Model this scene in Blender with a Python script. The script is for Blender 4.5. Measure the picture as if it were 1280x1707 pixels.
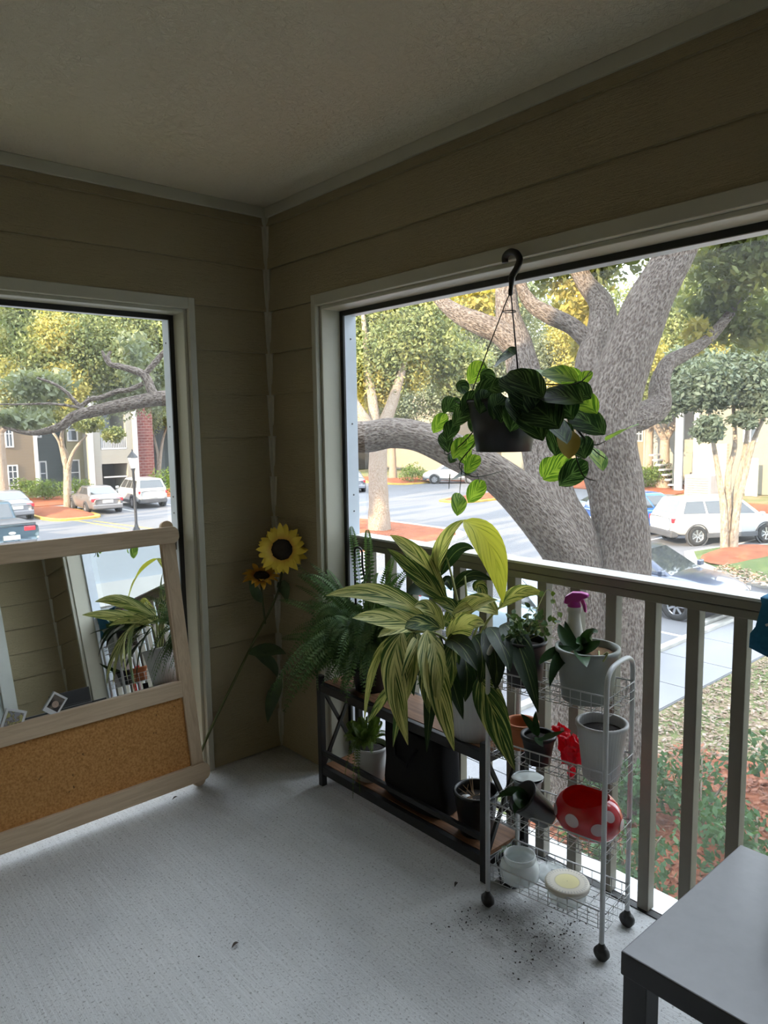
import bpy, math, random
import numpy as np
from mathutils import Vector, Matrix

for o in list(bpy.data.objects):
    bpy.data.objects.remove(o)
SC = bpy.context.scene
COL = SC.collection
random.seed(7)
RNG = np.random.default_rng(11)
PI = math.pi

# ------------------------------------------------------------------ camera
FPX, YAW, PITCH, ROLL = 1214.66, 0.853307, -0.114413, -0.015758
CAM = np.array((-1.803, -2.822, 1.4796))
_f = np.array((math.cos(PITCH)*math.cos(YAW), math.cos(PITCH)*math.sin(YAW), math.sin(PITCH)))
_r = np.array((math.sin(YAW), -math.cos(YAW), 0.0))
_u = np.cross(_r, _f)
RT = math.cos(ROLL)*_r + math.sin(ROLL)*_u
UP = -math.sin(ROLL)*_r + math.cos(ROLL)*_u
FW = _f
cd = bpy.data.cameras.new('camera')
cam = bpy.data.objects.new('camera', cd)
COL.objects.link(cam)
cd.sensor_fit = 'VERTICAL'
cd.sensor_height = 36.0
cd.lens = FPX*36.0/1707.0
cd.clip_start = 0.03
cd.clip_end = 400
M = Matrix.Identity(4)
for i in range(3):
    M[i][0], M[i][1], M[i][2], M[i][3] = RT[i], UP[i], -FW[i], CAM[i]
cam.matrix_world = M
SC.camera = cam

# ------------------------------------------------------------------ sky, sun, exposure
w = bpy.data.worlds.new('sky')
SC.world = w
w.use_nodes = True
bg = w.node_tree.nodes['Background']
bg.inputs[0].default_value = (0.80, 0.90, 1.0, 1)
bg.inputs[1].default_value = 2.5
sd = bpy.data.lights.new('sun', 'SUN')
sd.energy = 5.2
sd.angle = 0.009
sd.color = (1.0, 0.80, 0.52)
sun = bpy.data.objects.new('sun', sd)
COL.objects.link(sun)
SUN_DIR = Vector((0.985, 0.17, -0.42)).normalized()
sun.rotation_euler = SUN_DIR.to_track_quat('-Z', 'Y').to_euler()
sun.location = (-30, 0, 20)
vs = SC.view_settings
vs.view_transform = 'Standard'
vs.look = 'None'
vs.gamma = 1.0
vs.use_curve_mapping = False
vs.exposure = 1.58

# ------------------------------------------------------------------ pixel helpers (photo frame 1280x1707)
def ray(px, py):
    return FW + RT*((px-640)/FPX) - UP*((py-853.5)/FPX)
def PX(px, py, x):
    d = ray(px, py); return CAM + d*((x-CAM[0])/d[0])
def PY(px, py, y):
    d = ray(px, py); return CAM + d*((y-CAM[1])/d[1])
def PZ(px, py, z):
    d = ray(px, py); return CAM + d*((z-CAM[2])/d[2])
def PD(px, py, depth):
    return CAM + ray(px, py)*depth

# ------------------------------------------------------------------ mesh builder
def nrm(a):
    a = np.asarray(a, float); l = np.linalg.norm(a)
    return a/l if l > 1e-9 else np.array((0, 0, 1.0))

class MB:
    def __init__(s):
        s.v = []; s.f = []; s.uv = []; s.mi = []; s.bk = []; s.hasuv = False; s.cur = 0
    def addv(s, p, uv=(0, 0), bk=(0, 0, 0)):
        s.v.append((float(p[0]), float(p[1]), float(p[2]))); s.uv.append(uv); s.bk.append(bk)
        return len(s.v)-1
    def face(s, *ids):
        s.f.append(tuple(ids)); s.mi.append(s.cur)
    def box(s, a, b):
        x0, y0, z0 = a; x1, y1, z1 = b
        n = len(s.v)
        for z in (z0, z1):
            for x, y in ((x0, y0), (x1, y0), (x1, y1), (x0, y1)):
                s.addv((x, y, z))
        for q in ((0, 3, 2, 1), (4, 5, 6, 7), (0, 1, 5, 4), (1, 2, 6, 5), (2, 3, 7, 6), (3, 0, 4, 7)):
            s.face(*[n+i for i in q])
        return s
    def hexa(s, pts):
        n = len(s.v)
        for p in pts: s.addv(p)
        for q in ((0, 3, 2, 1), (4, 5, 6, 7), (0, 1, 5, 4), (1, 2, 6, 5), (2, 3, 7, 6), (3, 0, 4, 7)):
            s.face(*[n+i for i in q])
        return s
    def obox(s, c, ax, ay, az, h):
        c = np.asarray(c, float); ax, ay, az = nrm(ax)*h[0], nrm(ay)*h[1], nrm(az)*h[2]
        return s.hexa([c-ax-ay-az, c+ax-ay-az, c+ax+ay-az, c-ax+ay-az, c-ax-ay+az, c+ax-ay+az, c+ax+ay+az, c-ax+ay+az])
    def bar(s, p, q, w, h=None, up=(0, 0, 1)):
        p = np.asarray(p, float); q = np.asarray(q, float); h = w if h is None else h
        d = nrm(q-p); a = np.cross(d, up)
        if np.linalg.norm(a) < 1e-4: a = np.cross(d, (1, 0, 0))
        a = nrm(a); b = np.cross(a, d)
        return s.obox((p+q)/2, d, a, b, (np.linalg.norm(q-p)/2, w/2, h/2))
    def tube(s, pts, r, n=8, caps=True, closed=False, noise=0.0):
        pts = [np.asarray(p, float) for p in pts]
        if np.isscalar(r): r = [r]*len(pts)
        N = len(pts); prev = None; rings = []; L = 0.0
        for i, p in enumerate(pts):
            if closed: t = nrm(pts[(i+1) % N]-pts[i-1])
            else: t = nrm(pts[min(i+1, N-1)]-pts[max(i-1, 0)])
            if i: L += np.linalg.norm(p-pts[i-1])
            if prev is None:
                a = np.cross(t, (0, 0, 1.0))
                if np.linalg.norm(a) < 1e-3: a = np.cross(t, (1.0, 0, 0))
                a = nrm(a)
            else:
                a = nrm(prev-t*np.dot(prev, t))
            prev = a; b = np.cross(t, a)
            ring = []
            for k in range(n):
                th = 2*PI*k/n
                rr = r[i]
                if noise:
                    rr *= 1+noise*(math.sin(3*th+L*2.1)*.5+math.sin(5*th-L*3.7+1)*.35+math.sin(2*th+L*6.3)*.3)
                ring.append(s.addv(p+(a*math.cos(th)+b*math.sin(th))*rr, (k/n, L), (math.cos(th)*r[i], math.sin(th)*r[i], L*.42)))
            rings.append(ring)
        M = N if closed else N-1
        for i in range(M):
            A, B = rings[i], rings[(i+1) % N]
            for k in range(n):
                s.face(A[k], A[(k+1) % n], B[(k+1) % n], B[k])
        if caps and not closed:
            s.face(*rings[0][::-1]); s.face(*rings[-1])
        return s
    def lathe(s, c, prof, n=24, axis=(0, 0, 1), cap0=False, cap1=False, wob=None):
        c = np.asarray(c, float); ax = nrm(axis)
        a = np.cross(ax, (0, 1.0, 0.0))
        if np.linalg.norm(a) < 1e-3: a = np.cross(ax, (1.0, 0, 0))
        a = nrm(a); b = np.cross(ax, a); rings = []
        for j, (r, z) in enumerate(prof):
            ring = []
            for k in range(n):
                th = 2*PI*k/n; rr = r*(wob(th, j) if wob else 1)
                ring.append(s.addv(c+ax*z+(a*math.cos(th)+b*math.sin(th))*rr, (k/n, j/max(1, len(prof)-1))))
            rings.append(ring)
        for A, B in zip(rings[:-1], rings[1:]):
            for k in range(n):
                s.face(A[k], A[(k+1) % n], B[(k+1) % n], B[k])
        if cap0: s.face(*rings[0][::-1])
        if cap1: s.face(*rings[-1])
        return s
    def poly(s, pts):
        s.face(*[s.addv(p) for p in pts]); return s
    def prism(s, pts, z0, z1):
        n = len(pts)
        A = [s.addv((p[0], p[1], z0)) for p in pts]; B = [s.addv((p[0], p[1], z1)) for p in pts]
        s.face(*A[::-1]); s.face(*B)
        for k in range(n): s.face(A[k], A[(k+1) % n], B[(k+1) % n], B[k])
        return s
    def extr(s, pts, vec):
        vec = np.asarray(vec, float); n = len(pts)
        A = [s.addv(p) for p in pts]; B = [s.addv(np.asarray(p)+vec) for p in pts]
        s.face(*A[::-1]); s.face(*B)
        for k in range(n): s.face(A[k], A[(k+1) % n], B[(k+1) % n], B[k])
        return s
    def leaf(s, p0, p1, p2, width, n=(0, 0, 1), fold=0.25, seg=9, cross=4, shape=(0.75, 1.0), twist=0.0, wave=0.0):
        p0, p1, p2 = (np.asarray(q, float) for q in (p0, p1, p2)); n = nrm(n)
        rows = []; ph = random.random()*6
        for i in range(seg+1):
            t = i/seg
            p = p0*(1-t)**2+p1*2*t*(1-t)+p2*t*t
            d = nrm((p1-p0)*(1-t)+(p2-p1)*t)
            sd_ = nrm(np.cross(d, n)); nn = nrm(np.cross(sd_, d))
            if twist:
                a = twist*t; sd_, nn = sd_*math.cos(a)+nn*math.sin(a), nn*math.cos(a)-sd_*math.sin(a)
            wv = width*0.5*(math.sin(PI*min(1, max(0, t))**shape[0])**shape[1] if 0 < t < 1 else 0.0)
            wv = max(wv, width*0.012)
            row = []
            for k in range(cross+1):
                v = -1+2*k/cross
                q = p+sd_*wv*v+nn*(abs(v)**1.5*wv*fold + wave*wv*math.sin(t*14+ph+v*2)*abs(v))
                row.append(s.addv(q, (t, v*.5+.5)))
            rows.append(row)
        for A, B in zip(rows[:-1], rows[1:]):
            for k in range(cross):
                s.face(A[k], A[k+1], B[k+1], B[k])
        return s

def setp(o, label=None, cat=None, group=None, kind=None):
    if label: o['label'] = label
    if cat: o['category'] = cat
    if group: o['group'] = group
    if kind: o['kind'] = kind
    return o

def build(mb, name, mat, parent=None, smooth=False, bevel=0, sub=0, local=False, solid=0, bseg=2):
    """mesh object from mb; verts are world coordinates unless local"""
    off = np.zeros(3)
    if parent is not None and not local:
        p = parent
        while p is not None:
            off += np.array(p.location); p = p.parent
    me = bpy.data.meshes.new(name)
    V = (np.array(mb.v)-off) if mb.v else []
    me.from_pydata(V.tolist() if len(V) else [], [], mb.f)
    mats = mat if isinstance(mat, (list, tuple)) else [mat]
    for m in mats: me.materials.append(m)
    if len(mats) > 1: me.polygons.foreach_set('material_index', mb.mi)
    if smooth: me.polygons.foreach_set('use_smooth', [True]*len(mb.f))
    lv = np.zeros(len(me.loops), int); me.loops.foreach_get('vertex_index', lv)
    uvl = me.uv_layers.new(name='UVMap')
    uvl.data.foreach_set('uv', np.array(mb.uv, float)[lv].ravel())
    if any(b != (0, 0, 0) for b in mb.bk[:4]):
        at = me.attributes.new('bark', 'FLOAT_VECTOR', 'POINT')
        at.data.foreach_set('vector', np.array(mb.bk, float).ravel())
    me.update()
    o = bpy.data.objects.new(name, me)
    COL.objects.link(o)
    if parent is not None: o.parent = parent
    if solid:
        m = o.modifiers.new('solid', 'SOLIDIFY'); m.thickness = solid; m.offset = 0
    if bevel:
        m = o.modifiers.new('bevel', 'BEVEL'); m.width = bevel; m.segments = bseg; m.limit_method = 'ANGLE'; m.angle_limit = 0.6
    if sub:
        m = o.modifiers.new('sub', 'SUBSURF'); m.levels = sub; m.render_levels = sub
    return o

def thing(name, label, cat, loc=(0, 0, 0), group=None, kind=None):
    o = bpy.data.objects.new(name, None)
    o.empty_display_size = 0.1
    COL.objects.link(o)
    o.location = tuple(float(c) for c in loc)
    return setp(o, label, cat, group, kind)

def copy_tree(o, parent=None):
    c = o.copy(); COL.objects.link(c)
    if parent is not None: c.parent = parent
    for ch in list(o.children): copy_tree(ch, c)
    return c

def quads_obj(name, V, mat, parent=None, mi=None, mats=None, kind=None, nper=4):
    """V: (n,4,3) quads, world coords"""
    off = np.zeros(3); p = parent
    while p is not None:
        off += np.array(p.location); p = p.parent
    n = len(V)
    me = bpy.data.meshes.new(name)
    me.vertices.add(n*nper); me.vertices.foreach_set('co', (V.reshape(-1, 3)-off).ravel())
    me.loops.add(n*nper); me.loops.foreach_set('vertex_index', np.arange(n*nper))
    me.polygons.add(n); me.polygons.foreach_set('loop_start', np.arange(0, n*nper, nper))
    me.polygons.foreach_set('loop_total', np.full(n, nper))
    for m in (mats or [mat]): me.materials.append(m)
    if mi is not None: me.polygons.foreach_set('material_index', mi)
    me.update(); me.validate()
    o = bpy.data.objects.new(name, me); COL.objects.link(o)
    if parent is not None: o.parent = parent
    if kind: o['kind'] = kind
    return o

# ------------------------------------------------------------------ materials
class NT:
    def __init__(s, name):
        s.m = bpy.data.materials.new(name); s.m.use_nodes = True
        s.t = s.m.node_tree; s.b = s.t.nodes['Principled BSDF']; s.o = s.t.nodes['Material Output']
    def n(s, typ, **kw):
        q = s.t.nodes.new(typ)
        for k, v in kw.items():
            if k.startswith('i_'): q.inputs[int(k[2:])].default_value = v
            else: setattr(q, k, v)
        return q
    def l(s, a, b): s.t.links.new(a, b)
    def coord(s, kind='Object', scale=(1, 1, 1), rot=(0, 0, 0)):
        c = s.n('ShaderNodeTexCoord'); mp = s.n('ShaderNodeMapping')
        mp.inputs['Scale'].default_value = scale; mp.inputs['Rotation'].default_value = rot
        s.l(c.outputs[kind], mp.inputs[0]); return mp.outputs[0]
    def attr(s, name, scale=(1, 1, 1)):
        c = s.n('ShaderNodeAttribute', attribute_name=name); mp = s.n('ShaderNodeMapping')
        mp.inputs['Scale'].default_value = scale; s.l(c.outputs['Vector'], mp.inputs[0]); return mp.outputs[0]
    def noise(s, co, scale=5, detail=4, rough=.55, dist=0):
        q = s.n('ShaderNodeTexNoise'); q.inputs['Scale'].default_value = scale; q.inputs['Detail'].default_value = detail
        q.inputs['Roughness'].default_value = rough; q.inputs['Distortion'].default_value = dist
        s.l(co, q.inputs['Vector']); return q.outputs[0]
    def ramp(s, fac, stops):
        q = s.n('ShaderNodeValToRGB'); e = q.color_ramp.elements
        while len(e) < len(stops): e.new(0.5)
        for el, (p, c) in zip(e, stops):
            el.position = p; el.color = (*c, 1) if len(c) == 3 else c
        s.l(fac, q.inputs[0]); return q.outputs[0]
    def mix(s, fac, a, b, blend='MIX'):
        q = s.n('ShaderNodeMix', data_type='RGBA', blend_type=blend)
        for sock, v in ((0, fac), (6, a), (7, b)):
            if isinstance(v, (int, float)): q.inputs[sock].default_value = v
            elif isinstance(v, tuple): q.inputs[sock].default_value = (*v, 1) if len(v) == 3 else v
            else: s.l(v, q.inputs[sock])
        return q.outputs[2]
    def math(s, op, a, b=0.0, c=0.0):
        q = s.n('ShaderNodeMath', operation=op)
        for i, v in enumerate((a, b, c)):
            if isinstance(v, (int, float)): q.inputs[i].default_value = v
            else: s.l(v, q.inputs[i])
        return q.outputs[0]
    def bump(s, h, strength=.3, dist=.01):
        q = s.n('ShaderNodeBump'); q.inputs['Strength'].default_value = strength; q.inputs['Distance'].default_value = dist
        s.l(h, q.inputs['Height']); s.l(q.outputs[0], s.b.inputs['Normal']); return q.outputs[0]
    def col(s, c):
        if isinstance(c, tuple): s.b.inputs['Base Color'].default_value = (*c, 1)
        else: s.l(c, s.b.inputs['Base Color'])
    def set(s, rough=None, metal=None, spec=None, coat=None, trans=None, ior=None, emit=None):
        I = s.b.inputs
        if rough is not None: I['Roughness'].default_value = rough
        if metal is not None: I['Metallic'].default_value = metal
        if spec is not None: I['Specular IOR Level'].default_value = spec
        if coat is not None: I['Coat Weight'].default_value = coat; I['Coat Roughness'].default_value = .05
        if trans is not None: I['Transmission Weight'].default_value = trans
        if ior is not None: I['IOR'].default_value = ior
        return s

def plain(name, c, rough=.6, metal=0, spec=.5, var=.12, scale=6, bump=0, coat=None):
    k = NT(name); co = k.coord()
    nz = k.noise(co, scale, 3)
    lo = tuple(x*(1-var) for x in c); hi = tuple(min(1, x*(1+var)) for x in c)
    k.col(k.ramp(nz, [(.3, lo), (.7, hi)])); k.set(rough=rough, metal=metal, spec=spec, coat=coat)
    if bump: k.bump(k.noise(co, scale*8, 3), bump, .004)
    return k.m

def leafy(name, stops, scale=1.2, trans=.35, rough=.55, tint=(1.0, 1.0, .45)):
    """leaf-cluster material: diffuse front plus translucent back light"""
    k = NT(name); co = k.coord()
    c = k.ramp(k.noise(co, scale, 4, .7), stops)
    k.col(c); k.set(rough=rough, spec=.25)
    tr = k.n('ShaderNodeBsdfTranslucent'); k.l(k.mix(1.0, c, tint, 'MULTIPLY'), tr.inputs[0])
    mx = k.n('ShaderNodeMixShader'); mx.inputs[0].default_value = trans
    k.l(k.b.outputs[0], mx.inputs[1]); k.l(tr.outputs[0], mx.inputs[2]); k.l(mx.outputs[0], k.o.inputs[0])
    return k.m

# ================================================================== ROOM
H = 2.44
HEAD = 1.975           # underside of the opening heads
YB = -2.95             # back wall (sliding door side)
XL = -2.15             # house wall beside the camera
OA0, OA1 = -1.78, -0.395    # opening in the left wall (x range)
OB0, OB1 = -2.50, -0.375    # opening in the right wall (y range)
T = 0.165

def siding_mat():
    k = NT('painted_siding')
    co = k.coord('Object', (1, 1, 1))
    g = k.coord('UV', (1.1, 26, 1))
    n1 = k.noise(g, 3.2, 5, .6, 1.6)
    n2 = k.noise(co, 2.2, 3)
    k.col(k.mix(n2, (.325, .27, .16), (.38, .32, .195)))
    k.set(rough=.5, spec=.4)
    wv = k.math('SINE', k.math('MULTIPLY', n1, 34.0))
    h = k.math('ADD', k.math('MULTIPLY', wv, .5), k.noise(co, 160, 2))
    k.bump(h, .55, .004)
    return k.m
M_SIDE = siding_mat()
def trim_mat():
    k = NT('painted_trim'); co = k.coord()
    k.col(k.mix(k.noise(co, 3, 4), (.41, .395, .315), (.50, .485, .40)))
    k.set(rough=.38, spec=.5); k.bump(k.noise(co, 90, 3), .12, .002); return k.m
M_TRIM = trim_mat()
def ceil_mat():
    k = NT('stucco_ceiling'); co = k.coord()
    n2 = k.noise(co, 45, 5, .7, .8)
    k.col(k.mix(k.noise(co, 1.3, 3), (.72, .645, .50), (.78, .705, .56)))
    k.set(rough=.75, spec=.3); k.bump(n2, .9, .014); return k.m
M_CEIL = ceil_mat()
def floor_mat():
    k = NT('broomed_concrete'); co = k.coord()
    st = k.noise(k.coord('Object', (120, 3.0, 1)), 1.0, 5, .7)
    spk = k.noise(co, 130, 2, .6)
    big = k.noise(co, 2.6, 5, .6)
    c = k.ramp(big, [(.25, (.48, .485, .495)), (.5, (.57, .575, .58)), (.8, (.63, .63, .63))])
    c = k.mix(k.ramp(st, [(.40, (0, 0, 0)), (.75, (.42, .42, .42))]), c, (.36, .36, .35))
    c = k.mix(k.ramp(spk, [(.58, (0, 0, 0)), (.68, (.6, .6, .6))]), c, (.12, .115, .105))
    # soil stains round the wire cart, two darker spots near the room corner: grey blotches fixed to the slab
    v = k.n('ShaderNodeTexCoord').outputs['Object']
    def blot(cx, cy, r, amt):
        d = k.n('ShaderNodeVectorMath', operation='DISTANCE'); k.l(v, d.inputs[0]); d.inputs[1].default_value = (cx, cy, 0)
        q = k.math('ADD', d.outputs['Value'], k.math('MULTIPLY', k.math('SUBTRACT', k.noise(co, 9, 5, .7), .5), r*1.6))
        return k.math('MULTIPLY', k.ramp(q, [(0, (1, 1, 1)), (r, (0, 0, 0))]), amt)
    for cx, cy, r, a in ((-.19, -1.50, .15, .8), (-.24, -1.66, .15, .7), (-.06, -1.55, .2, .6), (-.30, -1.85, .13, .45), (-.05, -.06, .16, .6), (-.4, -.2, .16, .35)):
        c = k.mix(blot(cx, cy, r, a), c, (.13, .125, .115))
    k.col(c); k.set(rough=.62, spec=.35)
    k.bump(k.math('ADD', st, k.math('MULTIPLY', spk, .8)), .5, .006)
    return k.m
M_FLOOR = floor_mat()
M_WHITE_AL = plain('white_aluminium', (.62, .68, .76), .35, spec=.5, var=.05)
M_BLACKRUB = plain('black_spline', (.012, .012, .012), .6)
M_DARKMETAL = plain('screw_grey', (.10, .10, .11), .4, .6)

def struct(name, mb, mat, parent=None, **kw):
    o = build(mb, name, mat, parent, **kw)
    if parent is None: o['kind'] = 'structure'
    return o

fl = struct('floor', MB().box((XL-.2, YB-.2, -.12), (.155, .155, 0)), M_FLOOR)
# white flashing strip along the slab edges with a dark gap inside it
o = struct('trim_1', MB().box((.165, OB0, -.05), (.265, OB1+.05, .004)), plain('white_flashing', (.66, .66, .65), .5, var=.2, scale=25))
o = struct('trim_2', MB().box((OA0, .165, -.05), (OA1+.05, .265, .004)), o.data.materials[0])
struct('trim_0', MB().box((.136, OB0, -.01), (.160, OB1, .0035)).box((OA0, .136, -.01), (OA1, .160, .0035)), M_BLACKRUB)
struct('ceiling', MB().box((XL-.2, YB-.2, H), (.25, .25, H+.1)), M_CEIL)

# wall cores, each one with its lap-siding boards as children
def wall(name, cores):
    mb = MB()
    for a, b in cores: mb.box(a, b)
    return struct(name, mb, M_SIDE)
EXP = 0.181
def boards(wallo, axis, face, sgn, spans, z0=0.0, z1=H-.045):
    """axis 0: boards run along x on plane y=face ; axis 1: along y on x=face. sgn: room side"""
    zc = z0
    while zc < z1-.01:
        zt = min(zc+EXP, z1)
        for (a, b, lo, hi) in spans:
            l, h = max(zc, lo), min(zt, hi)
            if h-l < .012: continue
            tb, tt = .015, .004; l += .005
            def pt(s_, d, z): return (s_, face+sgn*d, z) if axis == 0 else (face+sgn*d, s_, z)
            mb = MB()
            pts = [pt(a, -.004, l), pt(b, -.004, l), pt(b, tb, l), pt(a, tb, l), pt(a, -.004, h), pt(b, -.004, h), pt(b, tt, h), pt(a, tt, h)]
            mb.hexa(pts)
            ph = random.random()*5
            for i, p in enumerate(mb.v):
                mb.uv[i] = ((p[axis]+ph), p[2]+ph)
            build(mb, 'siding_board', M_SIDE, wallo)
        zc += EXP

wl = wall('wall_left', [((XL-.2, 0, 0), (OA0, T, H)), ((OA1, 0, 0), (0, T, H)), ((OA0, 0, HEAD), (OA1, T, H))])
boards(wl, 0, 0.0, -1, [(OA1+.025, -.022, 0, 3), (XL, OA1+.025, HEAD+.04, 3), (XL, OA0-.025, 0, HEAD+.04)])
wr = wall('wall_right', [((0, OB1, 0), (T, .2, H)), ((0, YB-.2, 0), (T, OB0, H)), ((0, OB0, HEAD), (T, OB1, H))])
boards(wr, 1, 0.0, -1, [(OB1+.025, -.022, 0, 3), (YB, OB1+.025, HEAD+.04, 3), (YB, OB0-.025, 0, HEAD+.04)])
DX0, DX1 = -2.05, -.46
wb = wall('wall_back', [((DX1, YB-.2, 0), (0, YB, H)), ((XL-.2, YB-.2, 0), (DX0, YB, H)), ((DX0, YB-.2, 2.08), (DX1, YB, H))])
boards(wb, 0, YB, 1, [(DX1+.09, -.022, 0, 3), (XL, DX1+.09, 2.17, 3)])
ws = wall('wall_side', [((XL-.2, YB, 0), (XL, 0, H))])
boards(ws, 1, XL, 1, [(YB, -.02, 0, 3)])

tn = [3]
def trim(mb, mat=None, bevel=.003):
    o = struct('trim_%d' % tn[0], mb, mat or M_TRIM, bevel=bevel); tn[0] += 1; return o
# corner strips, ceiling strips
trim(MB().box((-.026, -.014, 0), (0, .004, H-.04)).box((-.012, -.030, 0), (.004, -.012, H-.04)))
trim(MB().box((XL, -.014, H-.045), (0, .003, H)))
trim(MB().box((-.014, YB, H-.045), (.003, -.012, H)))
trim(MB().box((-.026, YB, 0), (-.0, YB+.014, H-.04)))
# casings and jambs of the left-wall opening
def casing_A():
    y0 = -.022
    trim(MB().box((OA1, y0, 0), (OA1+.028, .012, HEAD+.045)))
    trim(MB().box((OA0-.028, y0, HEAD), (OA1, .012, HEAD+.045)))
    trim(MB().box((OA0-.028, y0, 0), (OA0, .012, HEAD)))
    trim(MB().box((OA1-.014, .0, 0), (OA1+.001, T, HEAD)))
    trim(MB().box((OA0, .0, HEAD-.014), (OA1-.014, T, HEAD+.001)))
    trim(MB().box((OA0-.001, .0, 0), (OA0+.014, T, HEAD-.014)))
casing_A()
def casing_B():
    x0 = -.022
    trim(MB().box((x0, OB1, 0), (.012, OB1+.028, HEAD+.045)))
    trim(MB().box((x0, OB0-.028, HEAD), (.012, OB1, HEAD+.045)))
    trim(MB().box((x0, OB0-.028, 0), (.012, OB0, HEAD)))
    trim(MB().box((0, OB1-.014, 0), (T, OB1+.001, HEAD)))
    trim(MB().box((0, OB0, HEAD-.014), (T, OB1-.014, HEAD+.001)))
    trim(MB().box((0, OB0-.001, 0), (T, OB0+.014, HEAD-.014)))
casing_B()

# insect screens in white aluminium strips with a black spline, one in each opening
def screen_mat():
    k = NT('insect_screen')
    tr = k.n('ShaderNodeBsdfTransparent'); tr.inputs[0].default_value = (.97, .97, .97, 1)
    df = k.n('ShaderNodeBsdfDiffuse'); df.inputs[0].default_value = (.45, .46, .48, 1)
    mx = k.n('ShaderNodeMixShader'); mx.inputs[0].default_value = .05
    k.l(tr.outputs[0], mx.inputs[1]); k.l(df.outputs[0], mx.inputs[2])
    tl = k.n('ShaderNodeBsdfTranslucent'); tl.inputs[0].default_value = (.8, .8, .8, 1)
    m2 = k.n('ShaderNodeMixShader'); m2.inputs[0].default_value = .016
    k.l(mx.outputs[0], m2.inputs[1]); k.l(tl.outputs[0], m2.inputs[2]); k.l(m2.outputs[0], k.o.inputs[0]); return k.m
M_SCREEN = screen_mat()
def window(name, axis, a0, a1, w):
    """strips on the outer side of the opening, at depth w..w+.02"""
    root = thing(name, None, None, (0, 0, 0), kind='structure')
    def bx(sa, sb, z0, z1, d0, d1):
        return MB().box((sa, d0, z0), (sb, d1, z1)) if axis == 0 else MB().box((d0, sa, z0), (d1, sb, z1))
    hi = HEAD-.014
    W0, W1 = .104, w-.001
    build(bx(a1-.032, a1-.014, 0, hi, W0, W1), 'screen_strip', M_WHITE_AL, root)
    build(bx(a0+.014, a0+.032, 0, hi, W0, W1), 'screen_strip', M_WHITE_AL, root)
    build(bx(a0+.032, a1-.032, hi-.016, hi, W0, W1), 'screen_strip', M_WHITE_AL, root)
    build(bx(a1-.034, a1-.014, 0, hi+.0, W0-.010, W0-.0005), 'screen_spline', M_BLACKRUB, root)
    build(bx(a0+.014, a1-.034, hi-.020, hi, W0-.010, W0-.0005), 'screen_spline', M_BLACKRUB, root)
    for z in (.35, .62, .9, 1.13, 1.2, 1.5, 1.85):
        c = (a1-.032, .135, z) if axis == 0 else (.135, a1-.032, z)
        build(MB().lathe(c, [(.0005, .003), (.0035, .002), (.004, -.001)], 8, (-1, 0, 0) if axis == 0 else (0, -1, 0)), 'screw', M_DARKMETAL, root)
    p = bx(a0+.032, a1-.032, .004, hi-.017, w+.036, w+.0365)
    build(p, 'screen_mesh', M_SCREEN, root)
window('window_1', 0, OA0, OA1, T)
window('window_2', 1, OB0, OB1, T)

# railings
M_RAIL = plain('rail_paint', (.20, .185, .145), .5, var=.15, scale=4, bump=.15)
M_RAILTOP = plain('rail_cap_white', (.60, .60, .58), .35, var=.06)
def railing(axis, a0, a1, label, first, step):
    root = thing('railing', label, 'railing', ((a0+a1)/2, .16, 0) if axis == 0 else (.16, (a0+a1)/2, 0))
    def bx(sa, sb, z0, z1, d0, d1):
        return MB().box((sa, d0, z0), (sb, d1, z1)) if axis == 0 else MB().box((d0, sa, z0), (d1, sb, z1))
    build(bx(a0, a1, 1.022, 1.030, .118, .197), 'rail_cap', M_RAILTOP, root)
    build(bx(a0, a1, .996, 1.020, .122, .196), 'top_rail', M_RAIL, root, bevel=.003)
    build(bx(a0, a1, .970, .9945, .124, .196), 'lower_rail', M_RAIL, root, bevel=.003)
    s_ = first
    while s_ > a0+.04:
        if s_ < a1-.03:
            build(bx(s_-.018, s_+.018, 0.004, .971, .142, .178), 'baluster', M_RAIL, root, bevel=.002)
        s_ -= step
    return root
railing(1, OB0+.014, OB1-.03, 'painted wooden railing with square balusters behind the plants', -.482, .1283)
railing(0, OA0+.014, OA1-.03, 'painted wooden railing with square balusters behind the leaning mirror frame', -.5, .13)

# sliding door behind the camera
M_DOORFR = plain('door_frame_grey', (.45, .50, .50), .4, var=.06)
M_DGLASS = NT('door_glass'); M_DGLASS.col((.05, .06, .06)); M_DGLASS.set(rough=.04, spec=.6); M_DGLASS = M_DGLASS.m
M_CURTAIN = plain('cream_blind', (.62, .57, .45), .8)
d = thing('door_1', None, None, (-1.25, YB, 0), kind='structure')
build(MB().box((DX1, YB-.004, 0), (DX1+.09, YB+.02, 2.17)), 'door_casing', plain('door_casing_paint', (.58, .60, .56), .4, var=.05), d, bevel=.003)
build(MB().box((DX0, YB-.004, 2.08), (DX1, YB+.02, 2.17)), 'door_casing', M_TRIM, d, bevel=.003)
for x0, x1, y in ((DX1-.04, DX1, -.03), (DX1-.10, DX1-.055, -.07), (DX0, DX0+.05, -.05), (-1.30, -1.22, -.05)):
    build(MB().box((x0, YB+y-.03, 0), (x1, YB+y+.02, 2.08)), 'door_stile', M_DOORFR, d, bevel=.002)
for z0, z1 in ((0, .10), (1.98, 2.08), (.9, .95)):
    build(MB().box((DX0+.05, YB-.10, z0), (DX1-.10, YB-.055, z1)), 'door_rail', M_DOORFR, d)
build(MB().box((DX0+.05, YB-.095, .95), (DX1-.10, YB-.085, 1.98)), 'blind', M_CURTAIN, d)
build(MB().box((DX0+.05, YB-.082, .10), (DX1-.10, YB-.078, .90)), 'glass_pane', M_DGLASS, d)

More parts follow.
